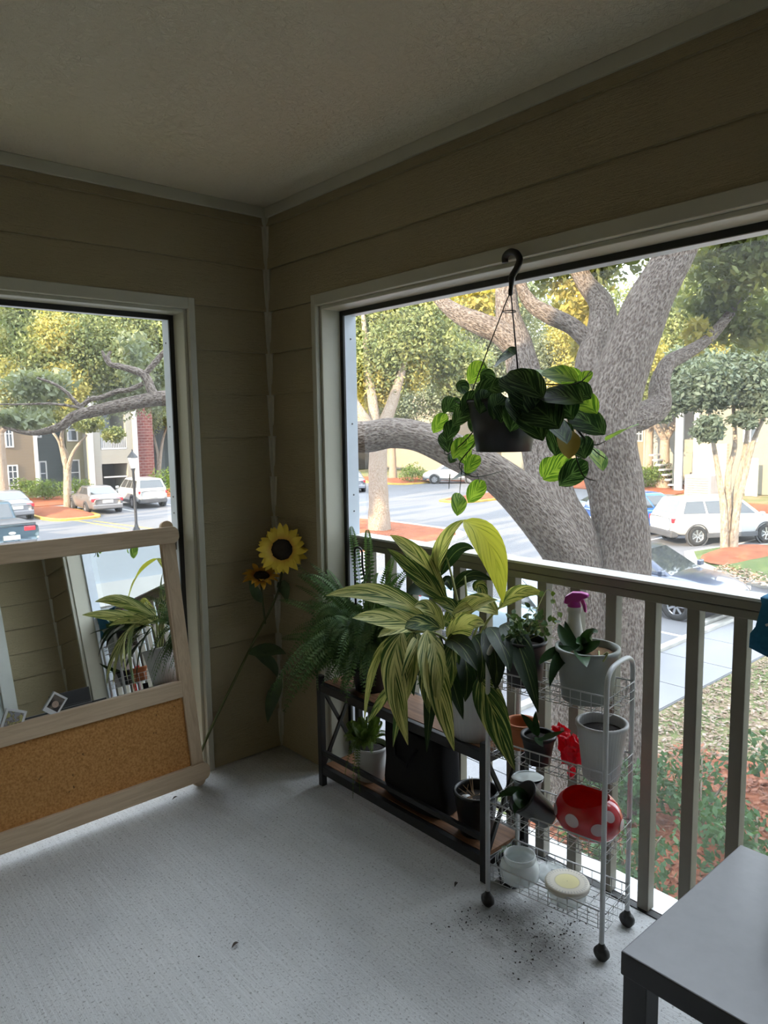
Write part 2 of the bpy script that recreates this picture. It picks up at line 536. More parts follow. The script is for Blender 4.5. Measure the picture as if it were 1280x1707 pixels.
# ================================================================== OUTDOORS
G = -2.85
def ground_mat(name, stops, scale, bump=.4, rough=.9, fine=40, spec=.2):
    k = NT(name); co = k.coord()
    a = k.noise(co, scale, 6, .65); b = k.noise(co, fine, 3, .7)
    c = k.ramp(k.math('ADD', k.math('MULTIPLY', a, .55), k.math('MULTIPLY', b, .45)), stops)
    k.col(c); k.set(rough=rough, spec=spec); k.bump(b, bump, .03); return k.m
M_LAWN = ground_mat('lawn_with_leaf_litter', [(.3, (.05, .075, .025)), (.48, (.12, .14, .05)), (.55, (.22, .17, .10)), (.7, (.28, .21, .15))], .7, fine=14)
M_GRASS = ground_mat('island_grass', [(.3, (.035, .06, .02)), (.55, (.09, .12, .04)), (.7, (.16, .15, .075)), (.85, (.2, .17, .11))], 1.2, fine=25)
M_MULCH = ground_mat('red_mulch', [(.3, (.10, .03, .014)), (.5, (.24, .075, .035)), (.7, (.34, .13, .065))], 2.5, fine=22)
M_ASPH = ground_mat('asphalt', [(.3, (.12, .12, .128)), (.6, (.155, .155, .165)), (.8, (.19, .19, .20))], .5, .15, .85, 60)
M_WALK = ground_mat('sidewalk_concrete', [(.3, (.17, .175, .19)), (.7, (.235, .235, .245))], 1.5, .12, .8, 50)
M_CURB = plain('curb_concrete', (.34, .33, .30), .8, var=.25, scale=3)
M_YEL = plain('yellow_paint', (.42, .28, .05), .7, var=.25, scale=3)
M_LINE = plain('white_paint_line', (.55, .55, .55), .7, var=.15)

def ground(name, mb, mat): return struct(name, mb, mat)
def rect(x0, y0, x1, y1): return [(x0, y0), (x1, y0), (x1, y1), (x0, y1)]
def blob_poly(cx, cy, rx, ry, n=28, k=4.0):
    out = []
    for i in range(n):
        t = 2*PI*i/n; c, s_ = math.cos(t), math.sin(t)
        e = 2.0/k
        out.append((cx+rx*math.copysign(abs(c)**e, c), cy+ry*math.copysign(abs(s_)**e, s_)))
    return out
ground('lawn', MB().prism(rect(-60, -40, 110, 130), G-.3, G-.03), M_LAWN)
lot = ground('parking_lot', MB().prism(rect(-40, 4.05, 28.2, 46), G-.2, G).prism(rect(28.2, 19, 41, 46), G-.2, G), M_ASPH)
sw = ground('sidewalk', MB().prism(rect(2, 2.5, 32, 3.9), G-.2, G-.01), M_WALK)
for i in range(20):
    build(MB().prism(rect(2+1.5*i+.01, 2.51, 3.5+1.5*i-.01, 3.89), G-.012, G+.01), 'slab', M_WALK, sw, bevel=.006)
ground('curb', MB().prism(rect(-40, 3.9, 28.2, 4.05), G-.2, G+.07), M_CURB)
for i, x in enumerate((8.2, 11.1, 12.3, 16.3, 18.9)):
    build(MB().prism(rect(x-.05, 4.05, x+.05, 9.0), G, G+.006), 'stripe', M_LINE, lot)
for y in (8.3, 11.0, 13.7, 16.4):
    build(MB().prism(rect(22.0, y-.05, 27, y+.05), G, G+.006), 'stripe', M_LINE, lot)
for x in (7.1, 9.9, 14.1, 17.0):
    build(MB().prism(rect(x-.05, 36, x+.05, 41), G, G+.006), 'stripe', M_LINE, lot)
for a, b in (((10.3, 34.6), (10.9, 29.2)), ((10.9, 33.6), (11.7, 28.6))):
    build(MB().bar((a[0], a[1], G+.004), (b[0], b[1], G+.004), .14, .008), 'yellow_stripe', M_YEL, lot)
ws_ = [rect(13.0, 4.35, 14.9, 4.5)]
build(MB().prism(rect(13.2, 4.12, 15.2, 4.27), G, G+.12), 'wheel_stop', M_CURB, lot, bevel=.02)
build(MB().prism(rect(8.9, 4.12, 10.9, 4.27), G, G+.12), 'wheel_stop', M_CURB, lot, bevel=.02)

def island(label, poly, mat, curbm, name='planting_island'):
    r = thing(name, label, 'island', (np.mean([p[0] for p in poly]), np.mean([p[1] for p in poly]), G))
    cx, cy = r.location[0], r.location[1]
    outer = [(cx+(p[0]-cx)*1.0+.16*np.sign(p[0]-cx)*min(1, abs(p[0]-cx)), cy+(p[1]-cy)+.16*np.sign(p[1]-cy)*min(1, abs(p[1]-cy))) for p in poly]
    build(MB().prism(outer, G-.05, G+.11), 'curb_edge', curbm, r, bevel=.02)
    mb = MB(); n = len(poly)
    c = mb.addv((cx, cy, G+.32)); rings = []
    for s_, z in ((.55, .26), (.85, .18), (1.0, .09)):
        rings.append([mb.addv((cx+(p[0]-cx)*s_, cy+(p[1]-cy)*s_, G+z)) for p in poly])
    for k in range(n):
        mb.face(c, rings[0][k], rings[0][(k+1) % n])
        for A, B in zip(rings[:-1], rings[1:]): mb.face(A[k], B[k], B[(k+1) % n], A[(k+1) % n])
    build(mb, 'mulch_mound' if mat is M_MULCH else 'grass_mound', mat, r, smooth=True)
    return r
island('red mulch island with the sunlit oak trunk beside the parking lot', blob_poly(15.6, 21.0, 4.6, 4.9), M_MULCH, M_CURB)
island('small red mulch island with yellow curb between silver sedans', blob_poly(10.6, 38.3, 1.25, 3.6), M_MULCH, M_YEL)
island('grass island with red mulch ring under the multi-stem tree by the white SUV', [(17.9, 4.35), (22, 4.3), (27.4, 4.35), (27.2, 5.5), (25, 7.0), (22.75, 8.3), (21.6, 8.5), (20.2, 7.7), (18.6, 5.9)], M_GRASS, M_CURB)
island('yellow-curbed mulch island in the middle of the far parking lot', blob_poly(32.5, 26.3, 3.9, 1.1), M_MULCH, M_YEL)
island('far red mulch mound left of the red and white car', blob_poly(37.5, 40.5, 1.9, 2.6), M_MULCH, M_YEL)
mb = MB(); pr_ = blob_poly(21.7, 6.7, 2.1, 1.15, k=2); cc_ = mb.addv((22.1, 7.0, G+.38)); rg_ = [mb.addv((p[0], p[1], G+.17)) for p in pr_]; r2_ = [mb.addv((22.0+(p[0]-22.0)*.6, 6.9+(p[1]-6.9)*.6, G+.34)) for p in pr_]
for i in range(len(pr_)): mb.face(cc_, r2_[i], r2_[(i+1) % len(pr_)]); mb.face(r2_[i], rg_[i], rg_[(i+1) % len(pr_)], r2_[(i+1) % len(pr_)])
struct('mulch_ring', mb, M_MULCH, smooth=True)
ground('mulch_bed', MB().prism(blob_poly(4.2, -.6, 3.6, 2.5, k=3), G-.1, G+.02), M_MULCH)
ground('mulch_bed', MB().prism(rect(28.6, 3, 38.5, 19), G-.1, G+.03), M_MULCH)
ground('mulch_bed', MB().prism(rect(7, 43.2, 40, 49.5), G-.1, G+.05), M_MULCH)
ground('mulch_bed', MB().prism(rect(41, 19, 52, 44), G-.1, G+.05), M_MULCH)

# ------------------------------------------------------------------ foliage and trees
def bark_mat(name, lo, mid, hi, sc=1.0):
    k = NT(name); co = k.attr('bark', (1, 1, 1))
    v = k.n('ShaderNodeTexVoronoi'); v.inputs['Scale'].default_value = 52*sc; k.l(co, v.inputs[0])
    nz = k.noise(co, 30*sc, 5, .7, .6)
    h = k.math('ADD', k.math('MULTIPLY', v.outputs['Distance'], .62), nz)
    big = k.noise(co, 2.0*sc, 4)
    c = k.ramp(h, [(.42, lo), (.70, mid), (1.0, hi)])
    k.col(k.mix(k.math('MULTIPLY', big, .35), c, tuple(x*.7 for x in mid)))
    k.set(rough=.9, spec=.15); k.bump(h, 1.0, .05); return k.m
M_OAK = bark_mat('oak_bark', (.032, .023, .019), (.13, .10, .083), (.29, .245, .215))
M_MYRT = bark_mat('smooth_myrtle_bark', (.17, .125, .09), (.26, .21, .16), (.35, .295, .235), .35)
M_PALE = bark_mat('pale_oak_bark', (.16, .12, .085), (.30, .23, .17), (.42, .35, .28), .7)
F_OAK = leafy('oak_leaves', [(.3, (.085, .115, .05)), (.5, (.19, .22, .09)), (.7, (.36, .35, .14))], 1.6)
F_OAKY = leafy('yellow_oak_leaves', [(.3, (.24, .23, .07)), (.6, (.46, .40, .12)), (.8, (.62, .54, .2))], 1.6)  # yellow clumps mixed in among the green crowns
F_GREY = leafy('grey_green_leaves', [(.3, (.12, .145, .095)), (.6, (.23, .255, .16)), (.8, (.36, .37, .24))], 1.6)
F_MYRT = leafy('dark_myrtle_leaves', [(.3, (.065, .09, .075)), (.6, (.13, .165, .12)), (.8, (.22, .24, .16))], 1.6)
F_BUSH = leafy('hedge_leaves', [(.3, (.04, .085, .02)), (.6, (.14, .2, .04)), (.8, (.28, .32, .06))], 1.5)
F_GREEN = leafy('shrub_leaves', [(.3, (.03, .075, .035)), (.55, (.07, .15, .06)), (.8, (.16, .25, .10))], 2.5)

def leaf_quads(blobs, size, asp=.5, shell=.45):
    size = size*.68 if size > .11 else size*.8
    out = []
    for c, r, n in blobs:
        c = np.asarray(c, float); r = np.broadcast_to(np.asarray(r, float), (3,))
        d = RNG.normal(size=(n, 3)); d /= np.linalg.norm(d, axis=1)[:, None]
        rad = RNG.random(n)**shell
        # clumping: pull leaves towards a few dozen twig centres
        k = max(8, n//45)
        cc = RNG.normal(size=(k, 3)); cc /= np.linalg.norm(cc, axis=1)[:, None]; cc *= (RNG.random(k)**shell)[:, None]
        p = d*rad[:, None]
        a = RNG.integers(0, k, n); p = p*.40+cc[a]*.72
        P = c+p*r
        t = RNG.normal(size=(n, 3)); t /= np.linalg.norm(t, axis=1)[:, None]
        b = np.cross(t, RNG.normal(size=(n, 3))); b /= np.linalg.norm(b, axis=1)[:, None]
        sz = size*(.6+.8*RNG.random(n))[:, None]
        out.append(np.stack([P-t*sz, P+b*sz*asp, P+t*sz, P-b*sz*asp], axis=1))
    return np.concatenate(out)

def spline(pts, rad, sub=6):
    pts = [np.asarray(p, float) for p in pts]; P = []; R_ = []
    n = len(pts)
    for i in range(n-1):
        p0, p1, p2, p3 = pts[max(i-1, 0)], pts[i], pts[i+1], pts[min(i+2, n-1)]
        for j in range(sub):
            t = j/sub
            P.append(.5*((2*p1)+(-p0+p2)*t+(2*p0-5*p1+4*p2-p3)*t*t+(-p0+3*p1-3*p2+p3)*t**3))
            R_.append(rad[i]*(1-t)+rad[i+1]*t)
    P.append(pts[-1]); R_.append(rad[-1])
    return P, R_

def tree(name, label, base, limbs, foliage, barkm, cat='tree', group=None, n=14, sub=6):
    """limbs: list of (part_name, pts, radii); foliage: list of (quads, mat)"""
    r = thing(name, label, cat, base, group)
    for nm, pts, rad in limbs:
        P, R_ = spline(pts, rad, sub)
        build(MB().tube(P, R_, n if nm == 'trunk' else max(8, n-4), noise=.06), nm, barkm, r, smooth=True)
    for q, m in foliage:
        quads_obj('foliage', q, m, r, kind='stuff')
    return r

def pxr(p, depth): return p*depth/FPX      # radius in metres of p photo pixels at that depth
def limb(name, L):
    """L: (px,py,depth,radius px)"""
    return (name, [PD(a, b, d) for a, b, d, r in L], [pxr(r, d) for a, b, d, r in L])
def pb(px, py, depth, rpx, n, flat=1.0, deep=1.0):
    r = pxr(rpx, depth)
    return (PD(px, py, depth), (r*deep, r*deep, r*flat), int(n*(4.6 if depth > 15 else 2.0)))

# --- the big live oak right outside
oak_base = PZ(985, 1338, G)
oak_limbs = [
    limb('trunk', [(1012, 1385, 8.4, 84), (1016, 1320, 8.4, 66), (1022, 1180, 8.45, 58), (1030, 1040, 8.5, 52), (1034, 930, 8.5, 47), (1026, 820, 8.5, 45), (1012, 740, 8.5, 50), (1018, 675, 8.5, 47), (1046, 590, 8.5, 42), (1078, 510, 8.5, 37), (1108, 455, 8.5, 33), (1132, 410, 8.5, 30), (1170, 320, 8.6, 28), (1200, 200, 8.8, 24), (1210, 60, 9.2, 18)]),
    limb('trunk', [(968, 1385, 8.5, 66), (965, 1250, 8.5, 52), (962, 1080, 8.5, 50), (958, 960, 8.45, 50), (945, 890, 8.4, 46), (925, 840, 8.4, 38), (905, 770, 8.6, 32), (888, 690, 8.8, 30), (874, 620, 9.0, 28), (862, 575, 9.2, 25), (845, 520, 9.4, 20), (845, 440, 9.8, 16), (860, 330, 10.2, 12)]),
    limb('limb', [(950, 930, 8.3, 40), (915, 880, 8.2, 40), (872, 830, 8.15, 36), (820, 785, 8.1, 31), (760, 752, 8.1, 29), (700, 728, 8.2, 26), (650, 722, 8.4, 25), (598, 728, 8.6, 26), (520, 712, 9.0, 20), (420, 690, 9.5, 17), (340, 672, 9.8, 15), (275, 664, 10.0, 13), (225, 671, 10.0, 11), (170, 683, 10.0, 10), (125, 694, 10.0, 9), (98, 712, 10, 7), (50, 722, 10.1, 4), (5, 712, 10.2, 2)]),
    limb('limb', [(1010, 735, 8.6, 38), (992, 660, 8.7, 34), (990, 600, 8.9, 30), (1003, 550, 9.1, 25), (1000, 505, 9.3, 20), (975, 470, 9.5, 15), (950, 420, 9.8, 12), (925, 350, 10.2, 9)]),
    limb('limb', [(866, 585, 9.15, 24), (835, 556, 9.2, 20), (800, 540, 9.3, 18), (765, 524, 9.5, 15), (735, 500, 9.8, 11), (700, 455, 10.2, 8), (660, 400, 10.6, 5)]),
    limb('limb', [(1030, 700, 8.6, 26), (1070, 694, 8.9, 24), (1098, 676, 9.1, 20), (1100, 640, 9.3, 16), (1115, 605, 9.5, 13), (1145, 588, 9.7, 11), (1185, 560, 10, 9), (1235, 500, 10.4, 7), (1290, 430, 11, 5)]),
    limb('limb', [(990, 580, 9.0, 16), (955, 545, 9.1, 14), (915, 525, 9.2, 14), (885, 505, 9.4, 12), (868, 470, 9.6, 9), (880, 420, 9.9, 6)]),
    limb('branch', [(262, 668, 10, 9), (252, 650, 10, 8), (240, 625, 10, 7), (205, 612, 10, 5), (182, 606, 10, 4), (170, 585, 10, 2)]),
    limb('branch', [(238, 640, 10, 4), (215, 650, 10, 4), (197, 652, 10, 4), (170, 662, 10, 4), (150, 666, 10, 4), (133, 676, 10, 4), (112, 655, 10, 3), (90, 640, 10, 2.5), (62, 630, 10, 1.5)]),
    limb('branch', [(145, 684, 10, 4), (125, 678, 10, 2.5), (85, 673, 10, 2), (40, 674, 10, 1.6), (-10, 674, 10, 1.2)]),
    limb('branch', [(242, 624, 10, 5), (258, 605, 10, 5), (275, 585, 10, 4), (300, 560, 10, 3)]),
    limb('branch', [(186, 610, 10, 3), (180, 595, 10, 3), (185, 585, 10, 2)]),
]
oak_fol = [
    (leaf_quads([pb(1225, 440, 10.0, 90, 1500), pb(1180, 520, 10.5, 70, 700), pb(1250, 540, 10.5, 70, 600), pb(1010, 430, 10, 60, 420), pb(920, 440, 10.3, 70, 420), pb(1270, 350, 9.5, 120, 900), pb(1060, 300, 9, 160, 1500), pb(860, 330, 10, 150, 1400)], .075), F_OAK),
    (leaf_quads([pb(960, 500, 10.2, 60, 420), pb(800, 500, 10.5, 70, 420), pb(1160, 560, 10, 35, 130), pb(980, 580, 10.0, 40, 110)], .07), F_OAKY),
    (leaf_quads([pb(70, 645, 11, 70, 900, .5), pb(40, 700, 10.5, 60, 500, .35), pb(230, 600, 11.5, 50, 300)], .07), F_GREY),
]
tree('live_oak', 'huge rough-barked oak with spreading limbs just outside the right opening', oak_base, oak_limbs, oak_fol, M_OAK, n=26, sub=8)

# --- the other trees: limbs in world coordinates
def simple_limbs(base, h, r, splits, lean=(0, 0), zfork=.45):
    bx, by, bz = base; out = []
    top = (bx+lean[0]*zfork, by+lean[1]*zfork, bz+h*zfork)
    out.append(('trunk', [(bx, by, bz-.2), (bx, by, bz+.05), (bx+lean[0]*.1, by+lean[1]*.1, bz+h*.15), (bx+lean[0]*.3, by+lean[1]*.3, bz+h*.3), top], [r*1.5, r*1.25, r, r*.92, r*.9]))
    for dx, dy, hh, rr in splits:
        out.append(('limb', [top, (top[0]+dx*.4, top[1]+dy*.4, top[2]+(h*hh-h*zfork)*.35), (top[0]+dx*.75, top[1]+dy*.75, bz+h*(zfork+(hh-zfork)*.7)), (top[0]+dx, top[1]+dy, bz+h*hh)], [r*.7*rr+.02, r*.6*rr, r*.4*rr, r*.15*rr]))
    return out

b = PZ(632, 893, G)
tree('oak_tree', 'oak with pale sunlit trunk standing in the red mulch island', b,
     simple_limbs(b, 9.5, .40, [(-1.8, 1.0, .8, 1), (1.3, -.5, .8, 1), (.3, 1.2, 1.0, .8)], zfork=.40),
     [(leaf_quads([pb(640, 600, 30, 75, 3400), pb(590, 560, 31, 60, 2200), pb(700, 560, 30, 85, 3400), pb(650, 500, 31, 90, 3000), pb(770, 620, 31, 60, 1800)], .125), F_OAK),
      (leaf_quads([pb(620, 640, 30, 50, 1000), pb(690, 610, 30, 50, 700), pb(720, 500, 30, 50, 900)], .12), F_OAKY)], M_PALE)
b = PZ(6, 842, G)
tree('oak_tree', 'oak with thick trunk at the left edge before the brown building', b,
     simple_limbs(b, 10.5, .36, [(-2.5, 0, .7, 1), (2.6, -.8, .75, 1), (.6, -1.5, 1.0, .9), (3.8, -2.5, .9, .7)], zfork=.42),
     [(leaf_quads([pb(30, 600, 33, 90, 3600), pb(110, 590, 32, 90, 3600), pb(190, 580, 33, 80, 3000), pb(250, 560, 34, 70, 2400), pb(60, 510, 33, 90, 2800), pb(160, 510, 34, 90, 2400)], .125), F_OAK),
      (leaf_quads([pb(95, 560, 31, 45, 900), pb(15, 640, 31, 50, 900), pb(110, 640, 31, 45, 600)], .12), F_OAKY),
      (leaf_quads([pb(40, 660, 31, 60, 1300), pb(200, 640, 34, 70, 1500), pb(260, 640, 35, 60, 1200)], .12), F_GREY)], M_PALE)
b = PZ(113, 848, G)
def myrtle_limbs(base, stems, r):
    out = []
    for k, st in enumerate(stems):
        out.append(('trunk', [base+np.array((0, 0, -.15))]+st, [r*1.3]+[r*(1-.75*i/(len(st)-1)) for i in range(len(st))]))
    return out
def mp(px, py, d): return PD(px, py, d)
tree('crape_myrtle', 'pale forked crape myrtle in the small mulch island', b,
     myrtle_limbs(b, [[mp(113, 845, 41.5), mp(112, 790, 41.5), mp(106, 765, 41.5), mp(98, 735, 41), mp(82, 715, 41)], [mp(114, 845, 41.5), mp(114, 790, 41.4), mp(118, 765, 41.2), mp(128, 745, 41), mp(145, 725, 41)], [mp(111, 770, 41.5), mp(104, 745, 41.2), mp(104, 720, 41), mp(112, 690, 41)]], .19),
     [(leaf_quads([pb(85, 700, 40, 28, 700, .7), pb(150, 705, 40, 30, 700, .7), pb(190, 725, 40, 22, 420, .7), pb(110, 680, 40, 38, 700)], .11), F_OAK)], M_MYRT)
b = PZ(1213, 922, G)+np.array((0, 0, .2))
tree('crape_myrtle', 'multi-stemmed crape myrtle in front of the white SUV', b,
     myrtle_limbs(b, [[mp(1208, 918, 23.6), mp(1206, 850, 23.6), mp(1196, 780, 23.5), mp(1186, 720, 23.4), mp(1180, 660, 23.2)],
                      [mp(1210, 918, 23.7), mp(1213, 850, 23.7), mp(1214, 790, 23.6), mp(1225, 740, 23.6), mp(1222, 670, 23.5), mp(1225, 620, 23.4)],
                      [mp(1222, 918, 23.5), mp(1228, 850, 23.5), mp(1242, 790, 23.4), mp(1258, 730, 23.3), mp(1280, 680, 23.2), mp(1300, 620, 23)],
                      [mp(1218, 915, 23.8), mp(1222, 840, 23.9), mp(1240, 760, 24), mp(1248, 700, 24), mp(1255, 640, 24)]], .135),
     [(leaf_quads([pb(1185, 640, 23, 62, 2600, .8), pb(1250, 625, 23, 70, 2600, .9), pb(1150, 610, 24, 50, 1300, .8), pb(1130, 660, 23.5, 42, 1100, .8), pb(1180, 715, 22.6, 30, 650, .8), pb(1240, 700, 22.8, 30, 420, .6), pb(1100, 690, 24, 25, 300, .8), pb(1290, 660, 22.5, 50, 1000)], .10), F_MYRT)], M_MYRT)
b = PZ(1080, 812, G)
tree('oak_tree', 'slim pinkish trunk tree standing among bushes behind the blue car', b,
     simple_limbs(b, 9, .3, [(-1.4, .8, .8, 1), (1.6, -1, .9, 1), (.2, .5, 1, .8)], zfork=.5),
     [(leaf_quads([pb(1080, 630, 46, 60, 1700), pb(1140, 600, 46, 70, 1900), pb(1120, 520, 47, 90, 2300), pb(1200, 520, 47, 80, 2000)], .16), F_OAK),
      (leaf_quads([pb(1200, 590, 44, 60, 900), pb(1085, 590, 44, 35, 400)], .15), F_OAKY)], M_PALE)
b = PZ(1106, 814, G)
tree('oak_tree', 'crooked oak with low branches in front of the outdoor stairs', b,
     simple_limbs(b, 9, .34, [(-1.8, .8, .7, 1), (1.9, -1, .8, 1), (.4, .5, 1, .8)], zfork=.36),
     [(leaf_quads([pb(1100, 660, 52, 40, 900), pb(1150, 640, 52, 50, 1300), pb(1250, 500, 52, 90, 2200), pb(1260, 420, 52, 90, 2000), pb(1150, 430, 52, 90, 2000)], .17), F_GREY)], M_PALE)
b = PZ(655, 800, G)
tree('oak_tree', 'sunlit pale tree beside the far mulch mound', b,
     simple_limbs(b, 8, .3, [(-1.6, 1, .8, 1), (1.5, -1, .9, 1), (.2, .5, 1, .8)], zfork=.4),
     [(leaf_quads([pb(660, 680, 58, 55, 1600), pb(740, 660, 58, 60, 1600), pb(800, 600, 58, 80, 2000), pb(840, 520, 58, 90, 2200), pb(900, 610, 58, 60, 1500), pb(760, 540, 58, 80, 1800)], .19), F_GREY),
      (leaf_quads([pb(950, 560, 56, 60, 1100), pb(940, 640, 56, 50, 700), pb(600, 660, 56, 40, 600)], .18), F_OAKY)], M_PALE)
b = PZ(262, 820, G)
tree('crape_myrtle', 'slender pale multi-stem tree beside the brick wall', b,
     myrtle_limbs(b, [[mp(262, 818, 57), mp(264, 770, 57), mp(258, 735, 57), mp(250, 700, 57)], [mp(263, 818, 57), mp(266, 770, 57), mp(272, 730, 57), mp(282, 700, 57)]], .2),
     [(leaf_quads([pb(255, 690, 56, 35, 700), pb(215, 690, 56, 30, 500), pb(285, 690, 56, 30, 500)], .15), F_OAK)], M_MYRT)
# the tree line that closes the view
far = [(-60, 560, 78, 120, 'distant tree, leftmost of the tree line'), (90, 540, 78, 120, 'distant tree above the slate building'), (230, 560, 78, 110, 'distant tree above the cream porch block'),
       (610, 570, 78, 110, 'distant tree left of the hanging plant'), (730, 590, 78, 110, 'distant tree behind the strands of the hanging plant'), (850, 580, 78, 115, 'distant tree behind the oak fork'), (960, 590, 78, 105, 'distant tree right behind the big oak trunk'),
       (1090, 560, 78, 115, 'distant tree right of the big oak trunk'), (1190, 570, 78, 105, 'distant tree above the cream building'), (1300, 560, 78, 110, 'distant tree, rightmost of the tree line')]
for i, (px, py, d, rp, lab) in enumerate(far):
    c = PD(px, py, d); bz = np.array((c[0], c[1], G)); rr = pxr(rp, d)
    tree('distant_tree', lab, bz, simple_limbs(bz, c[2]-G+rr*.5, .35, [(-2, 1, .8, 1), (1.6, 1.5, .9, 1)], zfork=.5),
         [(leaf_quads([(c, (rr, rr, rr*.95), 5200), (c+np.array((rr*.3, -rr*.3, rr*.7)), (rr*.8, rr*.8, rr*.6), 2200), (c+np.array((-rr*.2, rr*.2, -rr*.35)), (rr*.9, rr*.9, rr*.5), 2200)], .33), (F_OAK, F_GREY, F_OAKY, F_GREY)[i % 4 if i % 3 else 0])], M_PALE, group='tree line behind the buildings')
# off to the left, where the low sun comes from: trees whose crowns break the light into streaks on the lot
for (x, y, hh, lab) in ((-9, 8.8, 17, 'shade tree nearest the building corner, left beyond the frame'), (-14, 12.2, 19, 'second shade tree from the building corner, left beyond the frame'), (-8, 15.5, 17, 'third shade tree from the building corner, left beyond the frame'), (-13, 19.5, 19, 'fourth shade tree from the building corner, left beyond the frame'), (-7, 24, 17, 'fifth shade tree from the building corner, left beyond the frame'), (-12, 29.5, 18, 'shade tree farthest from the building corner, left beyond the frame')):
    tree('shade_tree', lab, (x, y, G), simple_limbs((x, y, G), hh, .32, [(-2, 1, .8, 1), (1.6, 1.5, .9, 1), (.2, -1.8, 1, .8)], zfork=.35),
         [(leaf_quads([((x+random.uniform(-2, 2), y+random.uniform(-1.9, 1.9), G+hh*random.uniform(.4, 1.0)), (random.uniform(1.2, 2.4), random.uniform(.3, .6), random.uniform(.5, 1.0)), 520) for _ in range(15)], .24), F_OAK)], M_PALE)

# --- hedges, bushes and near shrubs
def bush(label, blobs, size, mat, base, group=None, name='bush', stems=4):
    r = thing(name, label, 'bush', base, group)
    mb = MB()
    for i in range(stems):
        a = 2*PI*i/stems+.4
        mb.tube([base, np.asarray(base)+np.array((math.cos(a)*.12, math.sin(a)*.12, .35)), np.asarray(base)+np.array((math.cos(a)*.3, math.sin(a)*.3, .7))], [.02, .015, .008], 5)
    build(mb, 'stem', M_PALE, r)
    quads_obj('foliage', leaf_quads(blobs, size, shell=.3), mat, r, kind='stuff')
    return r
for px, lab in ((45, 'low clipped hedge below the white window of the brown building'), (75, 'middle clipped hedge in front of the dark grey wall'), (128, 'hedge behind the crape myrtle trunk')):
    b = PZ(px, 834, G); bush(lab, [(b+np.array((0, 0, .75)), (1.5, .9, .75), 1300)], .09, F_BUSH, b)
b = PZ(275, 826, G); bush('bright green bush right of the white SUV', [(b+np.array((0, 0, 1.0)), (1.2, .9, 1.1), 1100)], .09, F_BUSH, b)
b = PZ(688, 806, G); bush('round bush behind the far red mulch mound', [(b+np.array((0, 0, .8)), (1.4, 1.0, .9), 900)], .1, F_BUSH, b)
for px, py, r_, lab in ((1068, 812, 1.3, 'yellow-green bush beside the oak trunk, left of the pink trunk'), (1095, 814, 1.5, 'rounded green bush right of the pink trunk'), (1113, 810, 1.2, 'dark bush at the foot of the outdoor stairs')):
    b = PZ(px, py, G); bush(lab, [(b+np.array((0, 0, r_*.6)), (r_, r_*.8, r_*.75), 1200)], .11, F_BUSH if px < 1100 else F_MYRT, b)
near = [(5.55, .55, .75, .7, 'leafy shrub below the railing, left of the last balusters'), (4.75, -.35, .8, .75, 'leafy shrub beneath the black table corner'),
        (6.9, .10, .7, .7, 'shrub by the walkway seen between the last two balusters'), (5.0, 1.25, .65, .55, 'shrub at the foot of the oak trunk'), (3.9, .45, .7, .6, 'shrub nearest the building under the wire cart'),
        (6.2, -.75, .8, .75, 'shrub at the right edge below the blue cloth')]
for x, y, r_, hh, lab in near:
    bush(lab, [((x, y, G+.42), (r_, r_, hh*.62), 1000)], .055, F_GREEN, (x, y, G), 'shrubs below the railing', 'shrub')
# leaf litter on the lawn and bark chips on the mulch: real bits lying on the ground
def litter(name, lab, cat, polyrange, n, size, stops, z):
    x0, y0, x1, y1 = polyrange
    P = np.stack([RNG.uniform(x0, x1, n), RNG.uniform(y0, y1, n), np.full(n, z)+RNG.random(n)*.03], 1)
    t = RNG.normal(size=(n, 3)); t[:, 2] *= .3; t /= np.linalg.norm(t, axis=1)[:, None]
    b_ = np.cross(t, np.array((0, 0, 1.0))+RNG.normal(size=(n, 3))*.3); b_ /= np.linalg.norm(b_, axis=1)[:, None]
    s_ = size*(.5+RNG.random(n))[:, None]
    o = quads_obj(name, np.stack([P-t*s_, P+b_*s_*.5, P+t*s_, P-b_*s_*.5], 1), leafy(name+'_mat', stops, 9, .1))
    setp(o, lab, cat, kind='stuff'); return o
litter('leaf_litter', 'brown and grey fallen leaves scattered on the lawn below', 'leaves', (5.5, -2, 13, 2.45), 14000, .036, [(.3, (.10, .065, .04)), (.5, (.26, .18, .12)), (.7, (.42, .36, .32))], G-.02)
litter('bark_chips', 'orange red bark chips on the bed beneath the shrubs', 'mulch', (1.5, -2.4, 7.5, 1.7), 12000, .038, [(.3, (.10, .03, .014)), (.5, (.26, .085, .04)), (.7, (.36, .16, .085))], G+.03)
litter('fallen_leaves', 'fallen leaves strewn around the mulch ring of the myrtle', 'leaves', (17.5, 4.3, 25, 6.5), 3000, .06, [(.3, (.13, .08, .05)), (.5, (.30, .2, .13)), (.7, (.45, .38, .33))], G+.17)

# ------------------------------------------------------------------ buildings
def wall_tex(name, c, bands=5.5, axis=2, var=.1):
    k = NT(name); co = k.coord()
    sp = k.n('ShaderNodeSeparateXYZ'); k.l(co, sp.inputs[0])
    fr = k.math('FRACT', k.math('MULTIPLY', sp.outputs[axis], bands))
    nz = k.noise(co, .8, 3)
    k.col(k.mix(nz, tuple(x*(1-var) for x in c), tuple(x*(1+var) for x in c)))
    k.set(rough=.75, spec=.3); k.bump(fr, .6, .03); return k.m
def brick_tex(name, a, b, m, sc=2.2):
    k = NT(name); co = k.coord('Object', (1, 1, 1), (PI/2, 0, 0))
    q = k.n('ShaderNodeTexBrick'); q.inputs['Scale'].default_value = sc
    for i, c in ((1, a), (2, b), (3, m)): q.inputs[i].default_value = (*c, 1)
    k.l(co, q.inputs[0]); k.l(q.outputs[0], k.b.inputs[0]); k.set(rough=.85, spec=.2); return k.m
